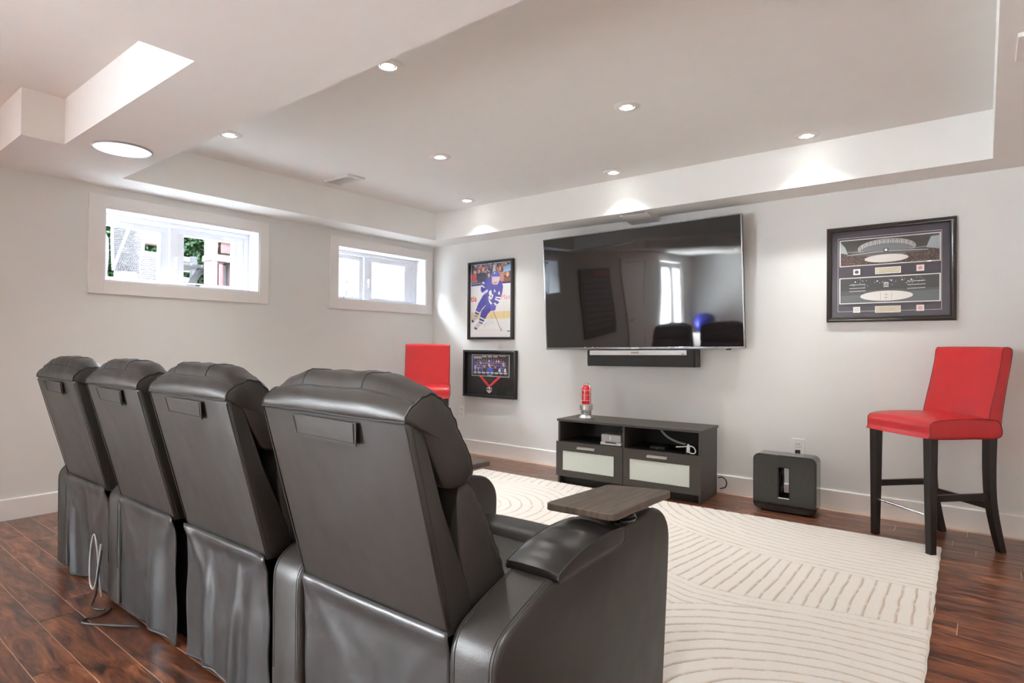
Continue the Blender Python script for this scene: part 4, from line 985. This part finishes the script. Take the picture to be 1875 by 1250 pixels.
# --- arena pair
T = empty('framed_arena_photos', (4.331, 0, 1.632), 0, 'dark wooden frame holding two panoramic hockey arena photos above the red stool', 'picture')
moulding(T, -.367, .367, -.328, .328, .03, .04, M_FRW, [(0, 0), (0, .020), (.004, .026), (.012, .031), (.020, .026), (.026, .024), (.032, .016), (.036, .016), (.036, .008)])
MB().box((-.34, -.009, -.300), (.34, -.001, .300)).build('mat_board', mat('charcoal_card', srgb(84, 80, 90), .7), T, smooth=0)
A = Art()
lw = .0028; bx0, bx1, bz0, bz1 = -.299, .291, -.257, .252
for q in ((bx0, bz0, bx1, bz0+lw), (bx0, bz1-lw, bx1, bz1), (bx0, bz0, bx0+lw, bz1), (bx1-lw, bz0, bx1, bz1)): A.rect(*q, srgb(205, 202, 205))
def pano(z0, z1, kind):
    X0, X1 = -.281, .279; H_ = z1-z0
    A.rect(X0-.007, z0-.006, X1+.007, z1+.006, srgb(232, 230, 228)); A.rect(X0, z0, X1, z1, srgb(88, 90, 92) if kind else srgb(84, 80, 78))
    random.seed(20+kind); c = (X0+X1)/2-.01
    if kind == 0:
        A.poly([(X0, z0), (X1, z0), (X1, z0+H_*.38), (c+.1, z0+H_*.5), (c-.12, z0+H_*.5), (X0, z0+H_*.30)], srgb(92, 78, 74))
        for k in range(2600):
            x = random.uniform(X0, X1); z = z0+random.random()**1.2*H_*.44; cc = random.choice([(70, 62, 62), (150, 120, 108), (120, 96, 90), (60, 62, 70), (185, 160, 145), (100, 70, 70)])
            A.rect(x, z, x+.003, z+.0028, srgb(*cc))
        A.poly([(X0, z0+H_*.52), (X0, z0+H_*.95), (X0+.03, z0+H_*.72), (X0+.045, z0+H_*.45)], srgb(170, 180, 180)); A.poly([(X1, z0+H_*.42), (X1, z0+H_*.92), (X1-.045, z0+H_*.90), (X1-.07, z0+H_*.5)], srgb(160, 170, 172))
        A.ell(c, z0+H_*.62, .165, H_*.34, srgb(176, 176, 174), 40); A.ell(c, z0+H_*.52, .150, H_*.26, srgb(120, 122, 124), 40); A.rect(c-.2, z0+H_*.36, c+.2, z0+H_*.50, srgb(100, 98, 98))
        for k in range(13):
            t = -1+2*k/12; x = c+t*.150; zz = z0+H_*(.62+.30*math.sqrt(max(0, 1-t*t*.9))); A.poly([(x-.0055, zz-.028), (x+.0055, zz-.028), (x+.0045, zz), (x-.0045, zz)], srgb(70, 70, 72)); A.poly([(x-.002, zz-.026), (x+.002, zz-.026), (x+.002, zz-.003), (x-.002, zz-.003)], srgb(220, 220, 218))
        A.line([(X0+.04, z0+H_*.40), (c-.08, z0+H_*.46), (c, z0+H_*.48), (c+.1, z0+H_*.46), (X1-.06, z0+H_*.42)], .003, srgb(206, 206, 204))
        for s in (-1, 1): A.line([(c+s*.13, z0+H_*.52), (c+s*.24, z0+H_*.54)], .004, srgb(160, 165, 166))
        A.ell(c+.0, z0+H_*.20, .125, H_*.155, srgb(214, 210, 206), 40)
        A.rect(c-.014, z0+H_*.46, c+.012, z0+H_*.58, srgb(40, 40, 44)); A.rect(c-.009, z0+H_*.48, c+.007, z0+H_*.56, srgb(226, 228, 232))
    else:
        A.rect(X0, z0+H_*.5, X1, z1, srgb(74, 74, 74)); A.poly([(X0, z0), (X1, z0), (X1, z0+H_*.42), (X0, z0+H_*.30)], srgb(104, 110, 112))
        for k in range(34): A.ell(random.uniform(c-.2, c+.2), z0+H_*random.uniform(.66, .95), .0022, .0022, srgb(222, 222, 220), 6)
        for x in (-.18, .14, -.05, .03, .09): A.ell(c+x, z0+H_*.85, .0042, .0042, srgb(245, 245, 245), 8)
        for s, zz in ((-1, .74), (1, .78), (-1, .60), (1, .64), (-1, .48), (1, .50)): A.line([(c+s*.12, z0+H_*zz), (c+s*.215, z0+H_*(zz+.01*s))], .0032, srgb(220, 222, 220))
        A.ell(c, z0+H_*.25, .150, H_*.20, srgb(222, 221, 216), 44)
        for x in (-.03, 0, .03): A.line([(c+x, z0+H_*.09), (c+x*1.1, z0+H_*.41)], .0014, srgb(130, 120, 120))
        A.line([(c-.014, z0+H_*.30), (c+.014, z0+H_*.30)], .0016, srgb(90, 80, 80)); A.line([(c-.014, z0+H_*.18), (c+.014, z0+H_*.18)], .0016, srgb(90, 80, 80))
        A.rect(c-.013, z0+H_*.66, c+.014, z0+H_*.78, srgb(200, 202, 204)); A.rect(c-.010, z0+H_*.69, c+.011, z0+H_*.73, srgb(90, 90, 95)); A.rect(c-.015, z0+H_*.60, c+.015, z0+H_*.63, srgb(210, 210, 210))
pano(.060, .232, 0); pano(-.198, -.030, 1)
for x, z, c in ((-.182, .013, (40, 42, 44)), (.178, .016, (196, 110, 112)), (-.182, -.245, (190, 186, 184)), (.178, -.243, (205, 130, 130))):
    A.rect(x-.021, z-.020, x+.021, z+.020, srgb(232, 230, 228)); A.ell(x, z, .012, .011, srgb(*c), 16); A.ell(x, z, .008, .007, srgb(min(255, c[0]+60), min(255, c[1]+60), min(255, c[2]+60)), 12); A.line([(x-.006, z-.004), (x+.005, z-.002), (x-.002, z+.005)], .0022, srgb(*c))
for z in (.013, -.246):
    A.rect(-.074, z-.022, .072, z+.022, srgb(232, 230, 228)); A.rect(-.068, z-.017, .066, z+.017, srgb(150, 140, 110)); A.rect(-.066, z-.015, .064, z+.015, srgb(206, 198, 176))
    for k in range(3): A.line([(-.052+.004*k, z+.008-k*.008), (.046-.006*k, z+.008-k*.008)], .0016, srgb(170, 150, 110))
A.build('photo_prints', T, (0, -.0100, 0))
MB().box((-.335, -.0155, -.296), (.335, -.0135, .296)).build('glazing', M_PICGL, T, smooth=0)

# ================================================================== THINGS SEEN ONLY AS TV REFLECTIONS (far end of the room)
T = empty('word_poster', (0, -4.45, 1.38), 0, 'tall dark poster of stacked text lines on the left wall, reflected in the television', 'poster')
MB().box((.002, -.52, -.56), (.03, .52, .56)).build('canvas', mat('poster_dark', (.055, .05, .05), .6), T)
for k in range(9): MB().box((.03, -.45+.02*(k % 3), .33-k*.095), (.032, .43-.03*(k % 2), .375-k*.095)).build('text_line', mat('poster_grey', (.16, .13, .12), .6), T, smooth=0)
MB().box((.03, -.42, .42), (.032, .10, .51)).build('heading', mat('poster_red', (.35, .05, .04), .6), T, smooth=0)
d1 = tag(empty('door_1', (0, -6.05, 0)), kind='structure')
MB().box((0, -.42, .0), (.02, .42, 2.03)).build('door_slab', M_TRIM, d1, bevel=.002)
m = MB(); m.box((0, -.51, 0), (.03, -.43, 2.11)); m.box((0, .43, 0), (.03, .51, 2.11)); m.box((0, -.43, 2.04), (.03, .43, 2.11)); m.build('casing', M_TRIM, d1, bevel=.002)
MB().tube([(.02, .34, 1.0), (.07, .34, 1.0), (.07, .24, 1.0)], .009, 8).build('lever_handle', M_STEEL, d1)
d2 = tag(empty('door_2', (0, -8.0, 0)), kind='structure')
for s in (-1, 1):
    m = MB(); y0, y1 = (-.74, -.005) if s < 0 else (.005, .74)
    m.box((-.06, y0, .005), (-.02, y0+.12, 2.04)); m.box((-.06, y1-.12, .005), (-.02, y1, 2.04)); m.box((-.06, y0+.12, 1.92), (-.02, y1-.12, 2.04)); m.box((-.06, y0+.12, .005), (-.02, y1-.12, .25))
    l_ = m.build('door_leaf', M_TRIM, d2, bevel=.003); MB().box((-.042, y0+.12, .25), (-.038, y1-.12, 1.92)).build('pane', M_GLASS, l_, smooth=0)
m = MB(); m.box((0, -.84, 0), (.02, -.75, 2.14)); m.box((0, .75, 0), (.02, .84, 2.14)); m.box((0, -.75, 2.05), (.02, .75, 2.14)); m.build('casing', M_TRIM, d2, bevel=.002)
MB().tube([(-.02, -.06, 1.0), (.03, -.06, 1.0), (.03, -.16, 1.0)], .009, 8).build('lever_handle', M_STEEL, d2)
T = empty('ball_stand', (.45, -8.95, 0), 0, 'small white storage box under the blue exercise ball', 'box')
MB().box((-.22, -.2, 0), (.22, .2, .47)).build('carcass', M_TRIM, T, bevel=.01)
MB().box((-.20, .2, .06), (.20, .21, .42)).build('front_panel', M_WHITEP, T, bevel=.003)
m = MB(); m.lathe([(.0001, -.30)]+[(.30*math.cos(a), .30*math.sin(a)) for a in [(-PI/2+PI*k/24) for k in range(1, 24)]]+[(.0001, .30)], 36); m.v = [tuple(c_*.72 for c_ in p_) for p_ in m.v]
o = m.build('exercise_ball', mat('ball_blue', (.02, .03, .30), .2), smooth=180, loc=(.45, -8.95, .69)); tag(o, 'shiny blue exercise ball near the far wall, seen reflected in the television', 'ball')

# ================================================================== GARDEN OUTSIDE THE WINDOWS
tag(MB().box((-9, -6.6, 1.25), (-.45, 4, 1.35)).build('patio', mat('patio_stone', (.62, .61, .60), .9, var=.2), smooth=0), kind='structure')
def wicker():
    m, N, L, P = nodes_mat('white_wicker'); tc = N.new('ShaderNodeTexCoord')
    P.inputs['Base Color'].default_value = (.80, .78, .80, 1); P.inputs['Roughness'].default_value = .6
    return m
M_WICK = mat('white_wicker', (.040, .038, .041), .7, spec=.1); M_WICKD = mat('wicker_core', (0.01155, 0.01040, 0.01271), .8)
def wicker_chair(loc, rz, label, W_=.30, arms=True):
    T = empty('wicker_armchair', loc, rz, label, 'garden chair', 'white wicker garden chairs')
    # curved back as a woven grid of real strands over a dark core
    def pt(u, v):   # u -1..1 across, v 0..1 up
        w = W_*(1.0+.10*math.sin(v*PI*.9)-.42*max(0, v-.72)/.28*max(0, v-.72)/.28*1.0); y = -.10*u*u-.18*v*v*.0
        return Vector((u*w, -.06*(1-u*u)+.16*v**1.5, .42+v*.58-.035*u*u*v))
    nu, nv = 14, 32
    m = MB()
    for j in range(nv+1):
        m.tube([tuple(pt(-1+2*i/24, j/nv)+Vector((0, .005*(1 if (i+j) % 2 else -1), 0))) for i in range(25)], .0078, 4)
    for i in range(nu+1):
        m.tube([tuple(pt(-1+2*i/nu, j/24)) for j in range(25)], .0034, 4)
    w_ = m.build('woven_back', M_WICK, T, smooth=60); w_['kind'] = 'stuff'
    m = MB(); m.tube([tuple(pt(-1, v)) for v in [k/8 for k in range(9)]]+[tuple(pt(u, 1)) for u in [-1+k/4 for k in range(1, 8)]]+[tuple(pt(1, v)) for v in [1-k/8 for k in range(9)]], .014, 8); m.build('back_rim', M_WICK, T)
    for s in (-1, 1) if arms else ():
        m = MB(); v_ = []
        for k in range(24):
            z = .12+k*.023
            m.tube([(s*W_, -.02, z), (s*(W_+.03), -.25, z), (s*(W_+.02), -.50, z*.96)], .0115, 4)
        m.tube([(s*W_, 0, .66), (s*(W_+.04), -.25, .67), (s*(W_+.02), -.52, .63)], .03, 8)
        m.build('arm', M_WICK, T)
    MB().box((-W_, -.52, .30), (W_, -.02, .42)).build('seat', M_WICK, T, bevel=.02)
    MB().box((-W_+.02, -.50, .0), (W_-.02, -.04, .30)).build('base', M_WICK, T, bevel=.01)
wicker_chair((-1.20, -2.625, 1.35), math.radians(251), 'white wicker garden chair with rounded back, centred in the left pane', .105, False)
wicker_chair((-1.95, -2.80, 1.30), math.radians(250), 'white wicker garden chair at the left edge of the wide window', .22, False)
T = empty('wicker_sofa_arm', (-1.05, -2.40, 1.29), math.radians(78), 'low white wicker side panel right of the rounded chair back', 'garden chair')
m = MB()
for k in range(30): m.tube([(-.17+.028*i, .004*(-1)**(k+i), .05+k*.0195) for i in range(13)], .0098, 5)
m.build('woven_panel', M_WICK, T)['kind'] = 'stuff'
MB().box((-.17, .01, .02), (.17, .03, .60)).build('panel_core', M_WICKD, T)
o = MB().tube([(-1.0, -2.80, 1.76), (-1.0, -2.63, 2.30), (-1.0, -2.55, 2.55)], .012, 8).build('parasol_pole', M_WICK); tag(o, 'slanted thin white pole crossing the left pane', 'pole')
# hedge
def hedge(loc, sx, sy, sz, n, seed, label, cols):
    rnd = random.Random(seed); T = empty('hedge', loc, 0, label, 'hedge')
    MB().box((-sx/2+.15, -sy/2-3.5, 0), (sx/2-.25, sy/2, sz-.15)).build('core_and_sky_block', mat('hedge_core', (0.00072, 0.00275, 0.00072), 1, spec=0), T)  # core runs on past the leaves, unseen, to block low sky light
    for q, c in enumerate(cols):
        m = MB()
        for k in range(n//len(cols)):
            x = rnd.uniform(-sx/2, sx/2) if rnd.random() < .25 else sx/2-rnd.random()**2*.28; y = rnd.uniform(-sy/2, sy/2); z = rnd.uniform(0, sz); s = rnd.uniform(.018, .036)
            a = Vector((rnd.gauss(0, 1), rnd.gauss(0, 1), rnd.gauss(0, 1))).normalized(); b = a.cross(Vector((rnd.gauss(0, 1), rnd.gauss(0, 1), rnd.gauss(0, 1)))).normalized(); p = Vector((x, y, z))
            m.add([p-a*s, p-b*s*.5, p+a*s, p+b*s*.5], [(0, 1, 2, 3)])
        o = m.build('foliage', c, T, smooth=0); o['kind'] = 'stuff'
hedge((-3.1, -1.9, 1.35), .8, 3.2, 2.7, 20000, 2, 'bright green leafy hedge behind the garden chairs', [mat('leaf_a', (0.00231, 0.01155, 0.00231), .6, spec=.15), mat('leaf_b', (0.00506, 0.01733, 0.00369), .6, spec=.15), mat('leaf_c', (0.00115, 0.00556, 0.00115), .6, spec=.15)])
# garden table (grey) and red-and-white toy playhouse
T = empty('garden_table', (-1.95, -1.97, 1.35), .3, 'weathered grey garden table with crossed legs in the right pane', 'table')
M_GRY = mat('grey_timber', (0.00809, 0.00787, 0.00968), .7, var=.2, vscale=20)
for k in range(4): MB().box((-.30, -.26+k*.135, .58), (.30, -.145+k*.135, .61)).build('top_slat', M_GRY, T, bevel=.003)
for s in (-1, 1):
    MB().rings([[(s*.22-.03, -.22, 0), (s*.22+.03, -.22, 0), (s*.22+.03, -.17, 0), (s*.22-.03, -.17, 0)], [(s*.22-.03, .17, .58), (s*.22+.03, .17, .58), (s*.22+.03, .22, .58), (s*.22-.03, .22, .58)]]).build('leg', M_GRY, T)
    MB().rings([[(s*.22-.03, .17, 0), (s*.22+.03, .17, 0), (s*.22+.03, .22, 0), (s*.22-.03, .22, 0)], [(s*.22-.03, -.22, .58), (s*.22+.03, -.22, .58), (s*.22+.03, -.17, .58), (s*.22-.03, -.17, .58)]]).build('leg', M_GRY, T)
MB().box((-.25, -.03, .30), (.25, .03, .36)).build('cross_rail', M_GRY, T)
T = empty('garden_bench', (-2.45, -1.85, 1.35), .2, 'grey slatted bench behind the garden table', 'bench')
for k in range(5): MB().box((-.03, -.42, .25+k*.12), (.0, .42, .31+k*.12)).build('slat', mat('pale_slat', (0.05082, 0.04851, 0.04620), .7), T, bevel=.003)
for s in (-1, 1): MB().box((0, s*.36-.03, 0), (.05, s*.36+.03, .80)).build('post', M_GRY, T)
MB().box((-.03, -.30, .86), (.03, .10, 1.0)).build('cushion', mat('terracotta', (.03, .014, .010), .8), T, bevel=.02)
T = empty('toy_playhouse', (-1.45, -1.635, 1.35), 0, 'pink-red and white plastic toy playhouse at the right of the wide window', 'toy')
M_PINK = mat('faded_red_plastic', (.040, .0045, .0065), .4); M_PW = mat('pink_white_plastic', (.040, .026, .028), .4)
MB().box((-.10, -.17, .0), (.10, -.11, 1.0)).build('post', M_PW, T, bevel=.015); MB().box((-.10, .10, .0), (.10, .19, 1.0)).build('post', M_PINK, T, bevel=.015)
MB().box((-.10, .02, .0), (.10, .08, .62)).build('post', M_PW, T, bevel=.01); MB().box((-.09, -.10, .0), (.09, -.05, .60)).build('post', M_PINK, T, bevel=.01)
MB().box((-.12, -.178, .62), (.12, .198, .69)).build('ledge', M_PW, T, bevel=.012); MB().box((-.11, -.11, .85), (.11, .12, .93)).build('lintel', M_PW, T, bevel=.012)
MB().box((-.02, -.05, .72), (.02, .07, .84)).build('shutter', M_PINK, T, bevel=.006); MB().box((-.10, -.17, 1.0), (.14, .19, 1.10)).build('roof', M_PINK, T, bevel=.02)
MB().box((-.02, -.04, .0), (.0, .02, .6)).build('back_panel', mat('mauve_panel', (0.01386, 0.01271, 0.01502), .6), T)
# white post in view; unseen deck above it added to block sky light
T = empty('post_and_shade_deck', (-.2, -.6, 1.35), 0, 'white post outside the smaller window, with an unseen shading deck added above', 'deck')
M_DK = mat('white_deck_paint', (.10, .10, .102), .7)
for k in range(14): MB().box((-2.19+k*.155, -.85, 1.62), (-2.19+k*.155+.148, 1.4, 1.66)).build('shade_board', M_DK, T, smooth=0)
for y_ in (-.8, .2, 1.3): MB().box((-2.15, y_-.02, 1.46), (-.02, y_+.02, 1.62)).build('shade_joist', M_DK, T, smooth=0)
MB().box((-1.36, .40, 0), (-1.27, .49, 1.46)).build('post', M_DK, T, bevel=.004)
# neighbour wall with lap siding
T = empty('neighbour_house', (-1.8, .92, 1.35), 0, 'white lap-sided house wall outside the smaller window', 'house')
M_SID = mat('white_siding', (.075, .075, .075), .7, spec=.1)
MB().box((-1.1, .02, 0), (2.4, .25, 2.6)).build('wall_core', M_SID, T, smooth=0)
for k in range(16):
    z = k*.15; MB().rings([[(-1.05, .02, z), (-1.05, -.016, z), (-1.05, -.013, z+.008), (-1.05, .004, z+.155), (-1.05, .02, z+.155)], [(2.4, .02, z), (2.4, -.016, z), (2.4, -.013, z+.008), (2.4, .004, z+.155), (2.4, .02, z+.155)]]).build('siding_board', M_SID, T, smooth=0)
MB().box((-1.14, -.03, 0), (-1.04, .1, 2.6)).build('corner_board', M_SID, T, bevel=.003)

for o in COL.objects:
    b_ = o.name.split('.')[0]
    if o.parent and b_ in ('stitching', 'seam', 'piping', 'text_line'): o['kind'] = 'stuff'
for o, w_ in zip([q for q in COL.objects if q.get('group', '').startswith('recessed lights in the lower')],
                 ['above the camera', 'by the right wall level with the rug', 'by the right wall beside the camera', 'just behind the camera', 'behind the camera toward the word poster',
                  'behind the camera by the right wall', 'in front of the glazed garden door', 'deepest in the room behind the camera']):
    o['label'] = 'unseen added fill light '+w_
